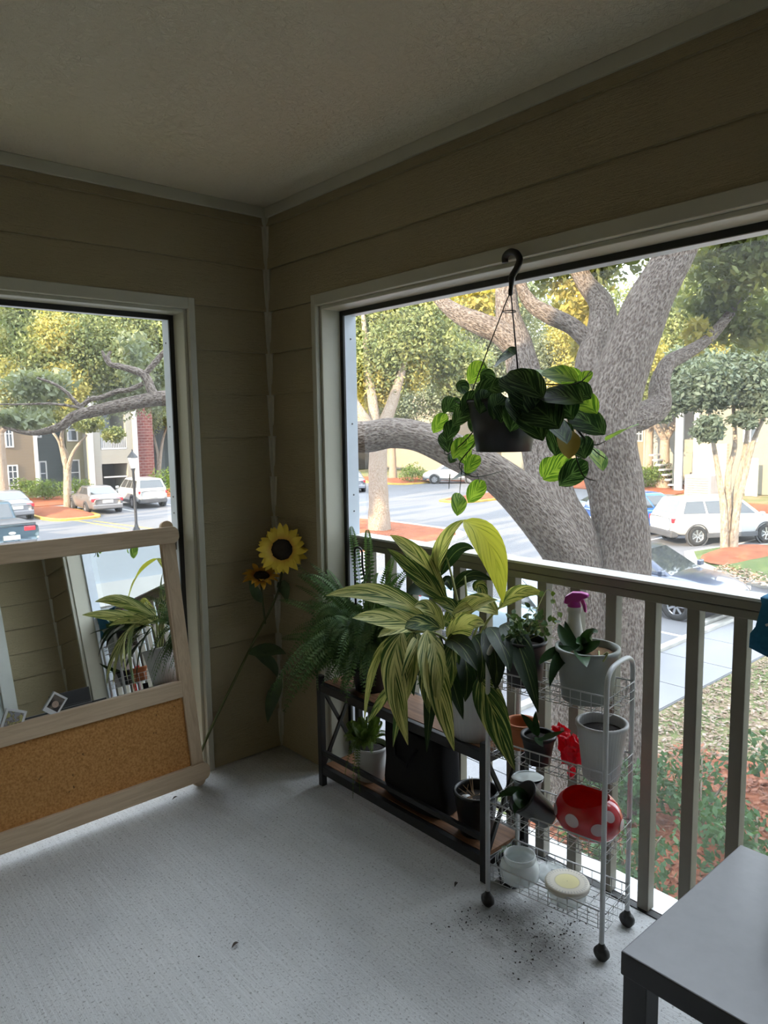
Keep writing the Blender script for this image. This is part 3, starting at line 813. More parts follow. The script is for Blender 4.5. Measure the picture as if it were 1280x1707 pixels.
S_BROWN = wall_tex('tan_siding', (.17, .13, .09)); S_DARK = wall_tex('slate_siding', (.055, .066, .066)); S_OLIVE = wall_tex('olive_siding', (.18, .165, .105))
S_CREAM = wall_tex('cream_siding', (.28, .27, .23)); S_GREY = wall_tex('blue_grey_siding', (.34, .375, .41)); S_LIT = wall_tex('pale_cream_siding', (.23, .21, .165))
B_RED = brick_tex('red_brick', (.09, .028, .024), (.13, .042, .034), (.2, .15, .14), 1.2); B_TAN = brick_tex('tan_block', (.42, .34, .25), (.36, .29, .22), (.5, .43, .34), 1.3)
M_WTRIM = plain('white_house_trim', (.42, .42, .41), .6, var=.05); M_ROOF = plain('brown_shingles', (.10, .08, .07), .9, var=.3, scale=3)
k = NT('house_glass'); k.col((.05, .06, .07)); k.set(rough=.08, spec=.6); M_HGL = k.m
M_SCRDARK = plain('screened_porch_dark', (.045, .042, .038), .9)

def house_window(root, axis, face, sgn, a0, a1, z0, z1, grid=(2, 2), pane=None, fr=.09):
    def bx(s0, s1, c0, c1, d0, d1):
        d0, d1 = sorted((face+sgn*d0, face+sgn*d1))
        return MB().box((s0, d0, c0), (s1, d1, c1)) if axis == 0 else MB().box((d0, s0, c0), (d1, s1, c1))
    mb = MB()
    def add(m): 
        n = len(mb.v); mb.v += m.v; mb.uv += m.uv; mb.bk += m.bk; mb.f += [tuple(i+n for i in f) for f in m.f]; mb.mi += m.mi
    for q in ((a0, a0+fr, z0, z1), (a1-fr, a1, z0, z1), (a0+fr, a1-fr, z0, z0+fr), (a0+fr, a1-fr, z1-fr, z1)): add(bx(*q, 0, .08))
    for i in range(1, grid[0]):
        s_ = a0+(a1-a0)*i/grid[0]; add(bx(s_-.03, s_+.03, z0+fr, z1-fr, .02, .06))
    for i in range(1, grid[1]):
        z = z0+(z1-z0)*i/grid[1]; add(bx(a0+fr, a1-fr, z-.03, z+.03, .02, .055))
    f = build(mb, 'window', M_WTRIM, root)
    build(bx(a0+fr, a1-fr, z0+fr, z1-fr, 0.005, .02), 'pane', pane or M_HGL, f)

def bpart(root, name, mat, *boxes, **kw):
    mb = MB()
    for a, b_ in boxes: mb.box(a, b_)
    return build(mb, name, mat, root, **kw)
TOP = 5.4
r = thing('apartment_building', 'brown and slate apartment building with cream porch block behind the left cars', 'building', (16.5, 51, G))
def fx(px, y): return PY(px, 800, y)[0]
bpart(r, 'wall', S_BROWN, ((2, 50, G), (fx(64, 50), 60, TOP)))
bpart(r, 'wall', S_DARK, ((fx(64, 50), 52, G), (fx(108, 52), 60, TOP)))
bpart(r, 'wall', S_OLIVE, ((fx(108, 52), 51.2, G), (fx(142, 51.2), 60, TOP)))
bpart(r, 'porch_block', S_CREAM, ((fx(156, 49.5), 49.6, G), (fx(172, 49.5), 56, TOP)), ((fx(215, 49.5), 49.6, G), (fx(226, 49.5), 56, TOP)), ((fx(172, 49.5), 49.6, -.75), (fx(215, 49.5), 56, .25)))
bpart(r, 'porch_back', M_SCRDARK, ((fx(140, 51), 52.2, G), (fx(226, 51), 56, -.8)))
bpart(r, 'balcony_back', S_GREY, ((fx(140, 51), 52.6, .26), (fx(226, 51), 56, TOP)))
bpart(r, 'brick_wall', B_RED, ((fx(228, 49.5), 49.4, G), (fx(258, 49.5), 56, TOP)))
bpart(r, 'wall', S_DARK, ((fx(258, 50), 52.5, G), (fx(330, 50), 60, 3.0)))
bpart(r, 'corner_board', M_WTRIM, ((fx(63, 50)-.12, 49.93, G), (fx(63, 50)+.12, 50.0, TOP)))
bpart(r, 'corner_board', M_WTRIM, ((fx(156, 49.6)-.25, 49.5, G), (fx(156, 49.6)+.1, 49.6, TOP)))
bpart(r, 'corner_board', M_WTRIM, ((fx(226, 49.6)-.05, 49.3, G), (fx(226, 49.6)+.2, 49.6, TOP)))
bpart(r, 'porch_rail', M_WTRIM, ((fx(174, 49.6), 49.62, -1.75), (fx(213, 49.6), 49.7, -1.65)))
bpart(r, 'roof', M_ROOF, ((1.5, 49, TOP), (30, 61, TOP+.5)))
y_ = 49.6
x0, x1 = fx(172, y_), fx(215, y_)
br = bpart(r, 'balcony_railing', M_WTRIM, ((x0, y_, 1.25), (x1, y_+.08, 1.35)), ((x0, y_, .28), (x1, y_+.08, .38)))
for i in range(16):
    x = x0+(x1-x0)*(i+.5)/16; build(MB().box((x-.025, y_+.02, .38), (x+.025, y_+.06, 1.25)), 'picket', M_WTRIM, br)
house_window(r, 0, 50, -1, fx(13, 50), fx(31, 50), -2.35, -.55, (2, 4))
house_window(r, 0, 50, -1, fx(13, 50), fx(27, 50), .6, 2.4, (2, 2))
house_window(r, 0, 52, -1, fx(66, 52), fx(79, 52), -2.2, -.45, (1, 2))
house_window(r, 0, 52, -1, fx(66, 52), fx(74, 52), 1.2, 2.9, (1, 2))
house_window(r, 0, 51.2, -1, fx(116, 51.2), fx(134, 51.2), -2.25, -.4, (1, 2))
house_window(r, 0, 51.2, -1, fx(116, 51.2), fx(134, 51.2), .9, 2.5, (1, 2))

r = thing('apartment_building', 'sunlit cream building with outdoor stairs behind the white SUV', 'building', (48, 16, G))
XF = 44.0
def fy(px): return PX(px, 760, XF)[1]
bpart(r, 'wall', S_LIT, ((XF, -6, G), (56, fy(1168), 6.5)))
bpart(r, 'wall', B_TAN, ((XF+.02-.35, fy(1215), G), (XF+.1, fy(1166), .2)))
bpart(r, 'wall', S_CREAM, ((XF+3.5, fy(1168), G), (56, fy(1120)+4, 6.5)))
bpart(r, 'landing', S_LIT, ((XF, fy(1166), -.35), (XF+3.5, fy(1132), .45)))
bpart(r, 'post', M_WTRIM, ((XF-.1, fy(1160)-.15, G), (XF+.15, fy(1160)+.15, 3.5)))
bpart(r, 'post', M_WTRIM, ((XF-.3, fy(1133)-.2, G), (XF+.1, fy(1133)+.2, 4)))
bpart(r, 'door', plain('brown_door', (.16, .07, .04), .6), ((XF+3.4, fy(1155), -2.0), (XF+3.5, fy(1142), -.3)))
st = bpart(r, 'stringer', S_DARK, ((XF-.2, fy(1126), G), (XF+.0, fy(1124), -.4)))
for i in range(7):
    t = i/7; z = G+.3+.32*i
    build(MB().box((XF-.4, fy(1128)+.3+1.6*t-.3, z), (XF+1.2, fy(1128)+1.6*t+.35, z+.1)), 'tread', M_WTRIM, r)
house_window(r, 1, XF, -1, fy(1262), fy(1238), .3, 2.0, (2, 2))
bpart(r, 'roof', M_ROOF, ((XF-.6, -7, 6.5), (57, fy(1120)+5, 7.0)))
bpart(r, 'lattice', plain('cream_lattice', (.5, .5, .38), .7, var=.3, scale=9), ((XF-1.2, fy(1278), G), (XF-1.1, fy(1258), -.6)))
r = thing('air_conditioner', 'boxy grey outdoor air conditioner beside the cream building', 'machine', PZ(1168, 834, G))
c = np.array(r.location)
build(MB().box(c+(-.5, -.75, .05), c+(.6, .75, 1.45)), 'housing', plain('ac_grey', (.30, .28, .27), .6), r, bevel=.04)
mb = MB()
for i in range(9): mb.box(c+(-.53, -.65, .2+.13*i), c+(-.5, .65, .25+.13*i))
build(mb, 'grille', plain('ac_grille', (.18, .17, .17), .6), r)
build(MB().box(c+(-.6, -.85, -.1), c+(.7, .85, .05)), 'pad', M_CURB, r)

r = thing('apartment_building', 'olive brown building with white windows behind the right bushes', 'building', (58, 36, G))
bpart(r, 'wall', wall_tex('olive_brown_siding', (.20, .17, .12)), ((54, 22, G), (62, 36, 6)))
house_window(r, 1, 54, -1, *sorted((PX(1072, 735, 54)[1], PX(1058, 735, 54)[1])), .05, 1.35, (2, 2))
house_window(r, 1, 54, -1, *sorted((PX(1100, 730, 54)[1], PX(1088, 730, 54)[1])), .05, 1.35, (2, 2))
bpart(r, 'roof', M_ROOF, ((53.4, 21, 6), (63, 37, 6.5)))
r = thing('apartment_building', 'far beige building seen under the oak limb', 'building', (50, 56, G))
bpart(r, 'wall', S_OLIVE, ((30, 58, G), (50, 64, 5)))
bpart(r, 'wall', wall_tex('beige_siding', (.26, .23, .18)), ((50, 46, G), (60, 64, 5)))
bpart(r, 'wall', S_CREAM, ((57, 36.5, G), (66, 46, 5)))
bpart(r, 'dark_porch', M_SCRDARK, ((PY(594, 780, 57.6)[0], 57.6, G), (PY(620, 780, 57.6)[0], 58, 0.2)))
bpart(r, 'roof', M_ROOF, ((29.5, 57.4, 5), (66.5, 65, 5.5)))
for px in (640, 700): house_window(r, 0, 58, -1, PY(px, 760, 58)[0], PY(px+14, 760, 58)[0], -1.6, .2, (2, 2))
for y in (38, 41, 44): house_window(r, 1, 57, -1, y, y+1.3, -.9, .9, (2, 2))

# the wing of our own building seen in the mirror, and the unseen body of the building, stepped in height for the shade it casts
r = thing('building_wing', 'pale siding wing of the same building reflected in the mirror', 'building', (5, -7, G))
bpart(r, 'wall', S_GREY, ((1.2, -12, G), (9, -6.4, 6.0)))
house_window(r, 0, -6.4, 1, 3.6, 4.8, .9, 2.4, (2, 2))
bpart(r, 'band_board', M_WTRIM, ((1.2, -6.4, 1.55), (9, -6.36, 1.85)))
bpart(r, 'roof', M_ROOF, ((.8, -12, 6.0), (9.4, -6.0, 6.4)))
r = thing('residential_block', 'unseen body of the building behind the porch, its heights set for shade', 'building', (-8, -6, G))
bpart(r, 'wall', S_OLIVE, ((-14, -24, G), (XL-.25, .1, 9.5)), ((-14, .1, G), (XL-.25, 7.5, 5.2)))
bpart(r, 'porch_roof', M_ROOF, ((XL-.25, YB-.3, H+.12), (.5, .5, H+.4)))
bpart(r, 'porch_floor', S_OLIVE, ((XL-.25, YB-.3, G), (-1.0, .0, -.13)))

# street lamp
bl = PZ(228, 893, G)
r = thing('street_lamp', 'black lamp post with lantern head in the left parking lot', 'lamp', bl)
M_LAMPBK = plain('lamp_black', (.012, .012, .014), .4)
dl = float((np.array(bl)-CAM)@FW)
zt = PD(221, 750, dl)[2]
build(MB().lathe(bl, [(.16, 0), (.16, .25), (.09, .4), (.06, .5), (.055, zt-bl[2]-.9), (.07, zt-bl[2]-.85), (.05, zt-bl[2]-.75)], 12), 'post', M_LAMPBK, r, smooth=True)
z0 = zt-bl[2]-.75
build(MB().lathe(bl, [(.08, z0), (.2, z0+.42), (.2, z0+.44)], 8), 'lantern_glass', plain('milky_glass', (.6, .6, .58), .3), r)
build(MB().lathe(bl, [(.24, z0+.44), (.2, z0+.5), (.1, z0+.62), (.03, z0+.7), (.03, z0+.76), (.001, z0+.8)], 8), 'lantern_cap', M_LAMPBK, r)
build(MB().lathe(bl, [(.1, z0-.06), (.1, z0)], 8, cap0=True, cap1=True), 'lantern_collar', M_LAMPBK, r)
# pale street pole in front of the stairs
bl = PZ(1131, 818, G)
r = thing('pole', 'tall white pole in front of the outdoor stairs', 'pole', bl)
build(MB().lathe(bl, [(.3, 0), (.3, .1), (.19, .12), (.17, 5.2), (.001, 5.25)], 12), 'shaft', M_WTRIM, r, smooth=True)
build(MB().lathe(bl, [(.2, .9), (.2, 1.0)], 12, cap0=True, cap1=True), 'collar', M_CURB, r)

# ================================================================== CARS (local frame: nose to +X)
def paint(name, c, metal=.3):
    k = NT(name); k.col(k.mix(k.noise(k.coord(), 1.5, 2), tuple(x*.93 for x in c), c)); k.set(rough=.28, metal=metal, spec=.5, coat=.8); return k.m
k = NT('car_glass'); k.col((.03, .035, .04)); k.set(rough=.03, spec=.8, coat=.5); M_CGL = k.m
M_TYRE = plain('tyre_rubber', (.015, .015, .016), .8); M_RIM = plain('alloy_rim', (.45, .46, .48), .3, .8)
M_CLAD = plain('grey_cladding', (.06, .06, .065), .6); M_TAIL = plain('red_tail_light', (.45, .02, .03), .15, coat=.5)
M_HEAD = plain('clear_headlight', (.6, .62, .65), .1, coat=.6); M_PLATE = plain('number_plate', (.6, .62, .6), .5)
SPEC = {
 'sedan': dict(hw=.91, wb=2.75, rw=.33, st=[(-2.36, .42, .80, .66, .80), (-2.28, .26, .93, .84, .98), (-1.75, .22, .98, .91, 1.06), (-.9, .2, .96, .92, 1.0), (.6, .2, .94, .92, .97), (1.25, .22, .90, .91, .97), (1.9, .25, .80, .88, .86), (2.25, .3, .68, .8, .72), (2.36, .40, .6, .62, .6)],
               gh=((-1.85, 1.02), (1.25, .93), (-.95, 1.43), (.25, 1.44), .83, .63), ns=2),
 'suv': dict(hw=.93, wb=2.70, rw=.36, st=[(-2.27, .55, .98, .72, 1.0), (-2.2, .38, 1.06, .89, 1.12), (-1.5, .3, 1.08, .93, 1.12), (0, .28, 1.05, .93, 1.08), (.9, .28, 1.02, .93, 1.06), (1.35, .3, .98, .92, 1.05), (1.95, .33, .9, .89, .97), (2.2, .4, .78, .82, .82), (2.29, .5, .7, .64, .7)],
             gh=((-2.18, 1.08), (1.38, 1.0), (-1.82, 1.66), (.42, 1.68), .87, .68), ns=3),
 'pickup': dict(hw=.97, wb=3.4, rw=.38, st=[(-2.85, .5, 1.08, .93, 1.1), (-2.8, .42, 1.12, .96, 1.14), (-1.5, .38, 1.12, .97, 1.14), (-.3, .36, 1.12, .97, 1.14), (1.0, .36, 1.1, .97, 1.12), (1.5, .38, 1.06, .96, 1.1), (2.3, .4, 1.0, .93, 1.06), (2.75, .45, .9, .88, .95), (2.85, .55, .8, .8, .8)],
                gh=((-.75, 1.1), (1.55, 1.06), (-.55, 1.78), (.75, 1.8), .88, .70), ns=2),
}
def car(name, label, kind, pm, loc, heading, emblem=None, group=None, clad=False):
    S = SPEC[kind]; hw = S['hw']
    root = thing(name, label, 'truck' if kind == 'pickup' else 'car', (0, 0, 0), group)
    mb = MB(); rings = []
    for x, zb, zs, w_, zt in S['st']:
        half = [(0, zb), (w_*.86, zb), (w_*.97, zb+.12), (w_, zb+(zs-zb)*.6), (w_*.97, zs-.04), (w_*.88, zs+(zt-zs)*.6), (w_*.5, zt), (0, zt+.015)]
        full = half+[(-y, z) for y, z in half[-2:0:-1]]
        rings.append([mb.addv((x, y, z)) for y, z in full])
    n = len(rings[0])
    for A, B in zip(rings[:-1], rings[1:]):
        for i in range(n): mb.face(A[i], A[(i+1) % n], B[(i+1) % n], B[i])
    mb.face(*rings[0]); mb.face(*rings[-1][::-1])
    build(mb, 'body', pm, root, smooth=True, sub=2)
    (xr, zr), (xf, zf), (tr, zrt), (tf, zft), wb_, wt = S['gh']
    c = [np.array(p) for p in ((xr, -wb_, zr-.06), (xf, -wb_, zf-.06), (xf, wb_, zf-.06), (xr, wb_, zr-.06), (tr, -wt, zrt), (tf, -wt, zft), (tf, wt, zft), (tr, wt, zrt))]
    build(MB().hexa(c), 'cabin', pm, root, smooth=True, bevel=.10, bseg=4)
    def pane(nm, a, b, cc, d, u0, u1, v0, v1):
        nn = nrm(np.cross(b-a, d-a)); q = lambda u, v: a*(1-u)*(1-v)+b*u*(1-v)+cc*u*v+d*(1-u)*v
        pts = [q(u0, v0), q(u1, v0), q(u1, v1), q(u0, v1)]
        build(MB().extr([p-nn*.012 for p in pts], nn*.02), nm, M_CGL, root, bevel=.006)
    pane('rear_window', c[3], c[0], c[4], c[7], .08, .92, .2, .9)
    pane('windshield', c[1], c[2], c[6], c[5], .06, .94, .12, .93)
    for s_ in (0, 1):
        a, b, cc, d_ = (c[0], c[1], c[5], c[4]) if s_ == 0 else (c[2], c[3], c[7], c[6])
        ns = S['ns']
        for i in range(ns):
            u0 = .06+.88*i/ns+.012; u1 = .06+.88*(i+1)/ns-.012
            pane('side_window', a, b, cc, d_, u0, u1, .2, .86)
    for sx in (-1, 1):
        for sy in (-1, 1):
            cx, cy, R_ = sx*S['wb']/2, sy*hw, S['rw']
            ax = (0, sy, 0)
            build(MB().lathe((cx, cy-sy*.22, R_), [(R_*.62, .0), (R_*.97, .0), (R_, .04), (R_, .2), (R_*.97, .245), (R_*.68, .255), (R_*.62, .235)], 24, ax), 'wheel', M_TYRE, root, smooth=True)
            wh = root.children[-1] if False else COL.objects[-1] if False else None
    wheels = [o for o in root.children if o.name.startswith('wheel')]
    k = 0
    for sx in (-1, 1):
        for sy in (-1, 1):
            cx, cy, R_ = sx*S['wb']/2, sy*hw, S['rw']; ax = np.array((0, sy, 0.0))
            m2 = MB().lathe((cx, cy, R_), [(R_*.66, .02), (R_*.66, .0), (R_*.6, -.02), (.001, -.02)], 20, ax)
            for a in range(7):
                t = a*2*PI/7; dv = np.array((math.cos(t), 0, math.sin(t)))
                m2.bar(np.array((cx, cy+sy*.005, R_))+dv*.03, np.array((cx, cy+sy*.015, R_))+dv*R_*.62, .045, .02, up=ax)
            build(m2, 'rim', M_RIM, wheels[k]); k += 1
            build(MB().lathe((cx, cy-sy*.10, R_+.01), [(.001, .0), (R_*1.18, .0), (R_*1.18, .115), (R_*1.08, .118), (R_*1.05, .08), (.001, .08)], 24, ax), 'wheel_arch', M_CLAD if clad or sx else M_CLAD, root)
    xr0 = S['st'][1][0]; xf0 = S['st'][-2][0]; zs = S['st'][1][2]; zf_ = S['st'][-2][2]
    for sy in (-1, 1):
        build(MB().box((xr0-.06, sy*.62-.2, zs-.24), (xr0+.10, sy*.62+.2, zs-.06)), 'tail_light', M_TAIL, root, bevel=.03)
        build(MB().box((xf0-.18, sy*.62-.18, zf_-.14), (xf0+.03, sy*.62+.18, zf_-.02)), 'headlight', M_HEAD, root, bevel=.03)
        build(MB().box((xf*.78, sy*(wb_+.02)-.02, zf+.02), (xf*.78+.1, sy*(wb_+.2), zf+.16)) if sy > 0 else MB().box((xf*.78, -(wb_+.2), zf+.02), (xf*.78+.1, -(wb_+.0), zf+.16)), 'side_mirror', pm, root, bevel=.03)
    build(MB().box((xr0-.10, -.27, .62), (xr0-.02, .27, .77)), 'number_plate', M_PLATE, root)
    build(MB().box((xr0-.11, -hw*.86, .30), (xr0+.2, hw*.86, .55)), 'rear_bumper', M_CLAD if kind != 'sedan' else pm, root, bevel=.05)
    build(MB().box((xf0-.2, -hw*.78, .28), (xf0+.11, hw*.78, .52)), 'front_bumper', M_CLAD if kind != 'sedan' else pm, root, bevel=.05)
    build(MB().box((xf0-.05, -.45, .52), (xf0+.095, .45, .64)), 'grille', M_CLAD, root, bevel=.01)
    if kind == 'suv' or clad:
        for sy in (-1, 1):
            build(MB().box((-1.0, sy*hw-.04, .28), (1.0, sy*hw+.012, .45)), 'sill_cladding', M_CLAD, root, bevel=.02)
    for sy in (-1, 1):
        for x in ((-.55, .35) if kind != 'pickup' else (.25,)):
            build(MB().box((x-.1, sy*hw*.985-.015, .86), (x+.1, sy*hw*.985+.02, .90)), 'door_handle', pm, root, bevel=.008)
    if kind == 'pickup':
        build(MB().box((-2.75, -.86, 1.0), (-.8, .86, 1.165)), 'bed_liner', M_CLAD, root)
        e = MB().lathe((-2.895, 0, .86), [(.001, .0), (.11, .0), (.12, .03)], 20, (-1, 0, 0))
        e.v = [(v[0], v[1]*1.0, .86+(v[2]-.86)*.45) for v in e.v]
        build(e, 'oval_emblem', M_PLATE, root)
    root.location = (loc[0], loc[1], loc[2] if len(loc) > 2 else G)
    root.rotation_euler = (0, 0, math.radians(heading))
    return root
P_WHITE = paint('white_paint', (.46, .46, .455), 0); P_SILV = paint('silver_paint', (.20, .21, .235), .5); P_SILV2 = paint('warm_silver_paint', (.21, .20, .20), .5)
P_NAVY = paint('navy_paint', (.03, .045, .09), .3); P_BLUE = paint('bright_blue_paint', (.03, .12, .42), .3); P_TEAL = paint('dark_teal_paint', (.03, .065, .09), .3)
P_PALE = paint('pale_blue_paint', (.32, .42, .48), .4); P_BLACK = paint('black_paint', (.02, .02, .022), .3); P_RED = paint('red_paint', (.45, .04, .04), .2)
car('parked_car', 'white SUV parked beside the multi-stem myrtle on the right', 'suv', P_WHITE, (25.0, 9.2), -32, clad=True)
car('parked_car', 'bright blue SUV left of the white SUV, partly behind the oak', 'suv', P_BLUE, (24.9, 12.1), -32)
car('parked_car', 'pale blue car beyond the bright blue SUV', 'sedan', P_PALE, (26.6, 14.0), -32)
car('parked_car', 'navy sedan below the railing with trees mirrored in its windshield', 'sedan', P_NAVY, (14.3, 6.2), -90)
car('parked_car', 'pale silver blue sedan glimpsed between the balusters behind the plants', 'sedan', P_PALE, (9.75, 6.1), -90)
car('parked_car', 'older silver sedan with red tail lights at the left edge', 'sedan', P_SILV, (8.15, 38.6), 90)
car('parked_car', 'silver sedan parked right of the small mulch island', 'sedan', P_SILV2, (12.7, 38.3), 86)
car('parked_car', 'white SUV parked beside the lamp post on the left', 'suv', P_WHITE, (15.7, 39.3), 86)
car('pickup_truck', 'dark teal pickup truck with oval tailgate emblem at the left edge', 'pickup', P_TEAL, (4.95, 27.9), 92)
car('parked_car', 'silver car beside the pale oak trunk seen far away', 'sedan', P_SILV, (30.2, 37.6), 60)
car('parked_car', 'far white car beside the red mulch mound under the oak limb', 'suv', P_WHITE, (39.6, 36.4), 130)
car('parked_car', 'far red car parked behind the white one', 'sedan', P_RED, (43.6, 38.6), 130)
car('parked_car', 'dark car with red tail lights seen past the oak limb', 'suv', P_BLACK, (38.3, 27.5), 50)

# ================================================================== THINGS ON THE PORCH
def lerp(a, b, t): return np.asarray(a, float)*(1-t)+np.asarray(b, float)*t
def wood_mat(name, lo, hi, sc=(3, 40, 40), rough=.55):
    k = NT(name); g = k.noise(k.coord('Object', sc), 1.6, 5, .6, .8); k.col(k.ramp(g, [(.3, lo), (.7, hi)])); k.set(rough=rough, spec=.3)
    k.bump(g, .1, .003); return k.m

# ---- leaning mirror and cork board in a pale wooden frame
M_PINE = wood_mat('pale_pine', (.48, .355, .24), (.62, .48, .335)); M_PINEV = wood_mat('pale_pine_upright', (.48, .355, .24), (.62, .48, .335), (40, 40, 3))
def cork_mat():
    k = NT('cork'); co = k.coord(); a = k.noise(co, 120, 3, .6); b_ = k.noise(co, 35, 4, .6); bg_ = k.noise(co, 3, 3)
    c = k.ramp(a, [(.3, (.30, .135, .04)), (.55, (.50, .25, .085)), (.75, (.60, .33, .13))])
    c = k.mix(k.ramp(b_, [(.66, (0, 0, 0)), (.72, (1, 1, 1))]), c, (.10, .05, .02)); c = k.mix(k.math('MULTIPLY', bg_, .3), c, (.50, .27, .10))
    k.col(c); k.set(rough=.85, spec=.2); k.bump(a, .3, .003); return k.m
k = NT('mirror_silver'); k.col((.88, .90, .89)); k.set(rough=.012, metal=1.0); M_MIRROR = k.m
MU = nrm((-1, -.020, 0)); MW = np.array((0, .178, 1.0)); MW = nrm(MW-MU*np.dot(MW, MU)); MN = -np.cross(MU, MW)
if MN[1] > 0: MN = -MN
MO = np.array((-.452, -.122, 0.0))
def mf(s_, t, n=0.0): return MO+MU*s_+MW*t+MN*n
FWID = 1.27
r = thing('mirror_board', 'pale wooden frame with mirror above and cork board below, leaning in the left opening', 'mirror', MO)
def mbox(s0, s1, t0, t1, n0, n1):
    return MB().hexa([mf(s0, t0, n0), mf(s1, t0, n0), mf(s1, t0, n1), mf(s0, t0, n1), mf(s0, t1, n0), mf(s1, t1, n0), mf(s1, t1, n1), mf(s0, t1, n1)])
def mround(s0, s1, t0, t1, n0, n1, ends, n=8):
    """board with half-round ends: ends 's' (along s) or 't' (top and bottom)"""
    pts = []
    if ends == 's':
        rr = (t1-t0)*.42
        for cx, cy, a0 in ((s1-rr, t1-rr, 0), (s0+rr, t1-rr, PI/2), (s0+rr, t0+rr, PI), (s1-rr, t0+rr, 3*PI/2)):
            for i in range(n+1): a = a0+PI/2*i/n; pts.append((cx+rr*math.cos(a), cy+rr*math.sin(a)))
    else:
        rr = (s1-s0)*.46
        for cx, cy, a0 in ((s1-rr, t1-rr, 0), (s0+rr, t1-rr, PI/2), (s0+rr, t0+rr, PI), (s1-rr, t0+rr, 3*PI/2)):
            for i in range(n+1): a = a0+PI/2*i/n; pts.append((cx+rr*math.cos(a), cy+rr*math.sin(a)))
    return MB().extr([mf(a, b_, n0) for a, b_ in pts], MN*(n1-n0))
for s0 in (.008, FWID-.063):
    build(mround(s0, s0+.055, .005, 1.125, -.022, .0, 't'), 'post', M_PINEV, r, bevel=.004)
build(mround(-.004, FWID, 1.028, 1.098, .0, .022, 's'), 'top_rail', M_PINE, r, bevel=.004)
build(mround(-.006, FWID, .030, .102, .0, .022, 's'), 'bottom_rail', M_PINE, r, bevel=.004)
build(mbox(.063, FWID-.063, .386, .455, -.018, .004), 'middle_rail', M_PINE, r, bevel=.003)
build(mbox(.060, FWID-.060, .450, 1.032, -.020, -.012), 'mirror_glass', M_MIRROR, r)
build(mbox(.060, FWID-.060, .095, .390, -.018, -.010), 'cork_panel', cork_mat(), r)
build(mbox(.063, .070, .455, 1.03, -.012, .0), 'inner_lip', M_PINEV, r)
# two instant photos stuck on the mirror
def print_mat(name, a, b_, sc):
    k = NT(name); k.col(k.ramp(k.noise(k.coord(), sc, 2, .4, 1.0), [(.42, a), (.5, (.18, .15, .13)), (.58, b_)])); k.set(rough=.2, spec=.5); return k.m
def polaroid(label, px, py, ang, w_, h_, mat):
    # point where the pixel ray meets the mirror plane
    d = ray(px, py); q0 = mf(0, 0, -.006); tt = np.dot(q0-CAM, MN)/np.dot(d, MN); c = CAM+d*tt
    a = nrm(-MU*math.cos(ang)+MW*math.sin(ang)); b_ = np.cross(MN, a); b_ = b_ if b_[2] > 0 else -b_
    rr = thing('instant_photo', label, 'photo', c, 'instant photos stuck on the mirror')
    build(MB().obox(c, a, b_, MN, (w_/2, h_/2, .0012)), 'card', plain('photo_card', (.72, .73, .76), .35, var=.03), rr)
    build(MB().obox(c+b_*h_*.06+MN*.0014, a, b_, MN, (w_*.38, h_*.34, .0006)), 'print', mat, rr)
    return rr, c, a, b_
pr, c, a, b_ = polaroid('small white-bordered photo of a dark-haired head on the mirror', 92, 1174, math.radians(-40), .058, .076, print_mat('photo_dark', (.02, .018, .02), (.05, .045, .05), 9))
mb = MB().lathe(c+MN*.0021, [(.001, .0006), (.010, .0005), (.0125, 0)], 16, MN)
build(mb, 'face', plain('photo_face', (.42, .30, .24), .3), pr)
polaroid('white-bordered photo with yellow specks tucked at the lower left of the mirror', 22, 1203, math.radians(-24), .072, .085, print_mat('photo_grey', (.30, .30, .32), (.45, .42, .20), 60))

# ---- artificial sunflower leaning in the corner
M_STEM = plain('sunflower_stem', (.085, .105, .035), .6); M_SEED = plain('sunflower_seeds', (.018, .012, .008), .9, bump=.8, scale=30)
def petal_mat(name, a, b_):
    k = NT(name); u = k.n('ShaderNodeSeparateXYZ'); k.l(k.coord('UV'), u.inputs[0])
    k.col(k.ramp(u.outputs[0], [(0, a), (.45, b_), (1, b_)])); k.set(rough=.55); return k.m
M_PET = petal_mat('yellow_petal', (.55, .22, .02), (.72, .52, .05)); M_PET2 = petal_mat('orange_petal', (.50, .13, .02), (.66, .36, .04))
M_SLEAF = plain('sunflower_leaf', (.05, .085, .03), .6, var=.3, scale=20)
r = thing('artificial_sunflower', 'artificial sunflower on a long stem with two blooms leaning in the corner', 'flower', (-.46, -.045, 0))
base = np.array((-.475, -.045, 0.004)); lowp = PY(342, 1236, -.05); h1 = PX(470, 916, -.105); h2 = PY(436, 960, -.11)
P, R_ = spline([base, lowp, PY(420, 1075, -.07), PY(462, 990, -.075), h1+np.array((.03, .035, -.03))], [.006, .006, .0055, .005, .004])
build(MB().tube(P, R_, 8), 'stem', M_STEM, r, smooth=True)
P, R_ = spline([PY(442, 1040, -.07), PY(438, 1005, -.08), h2+np.array((0, .01, -.015))], [.0045, .004, .004])
build(MB().tube(P, R_, 8), 'stem', M_STEM, r, smooth=True)
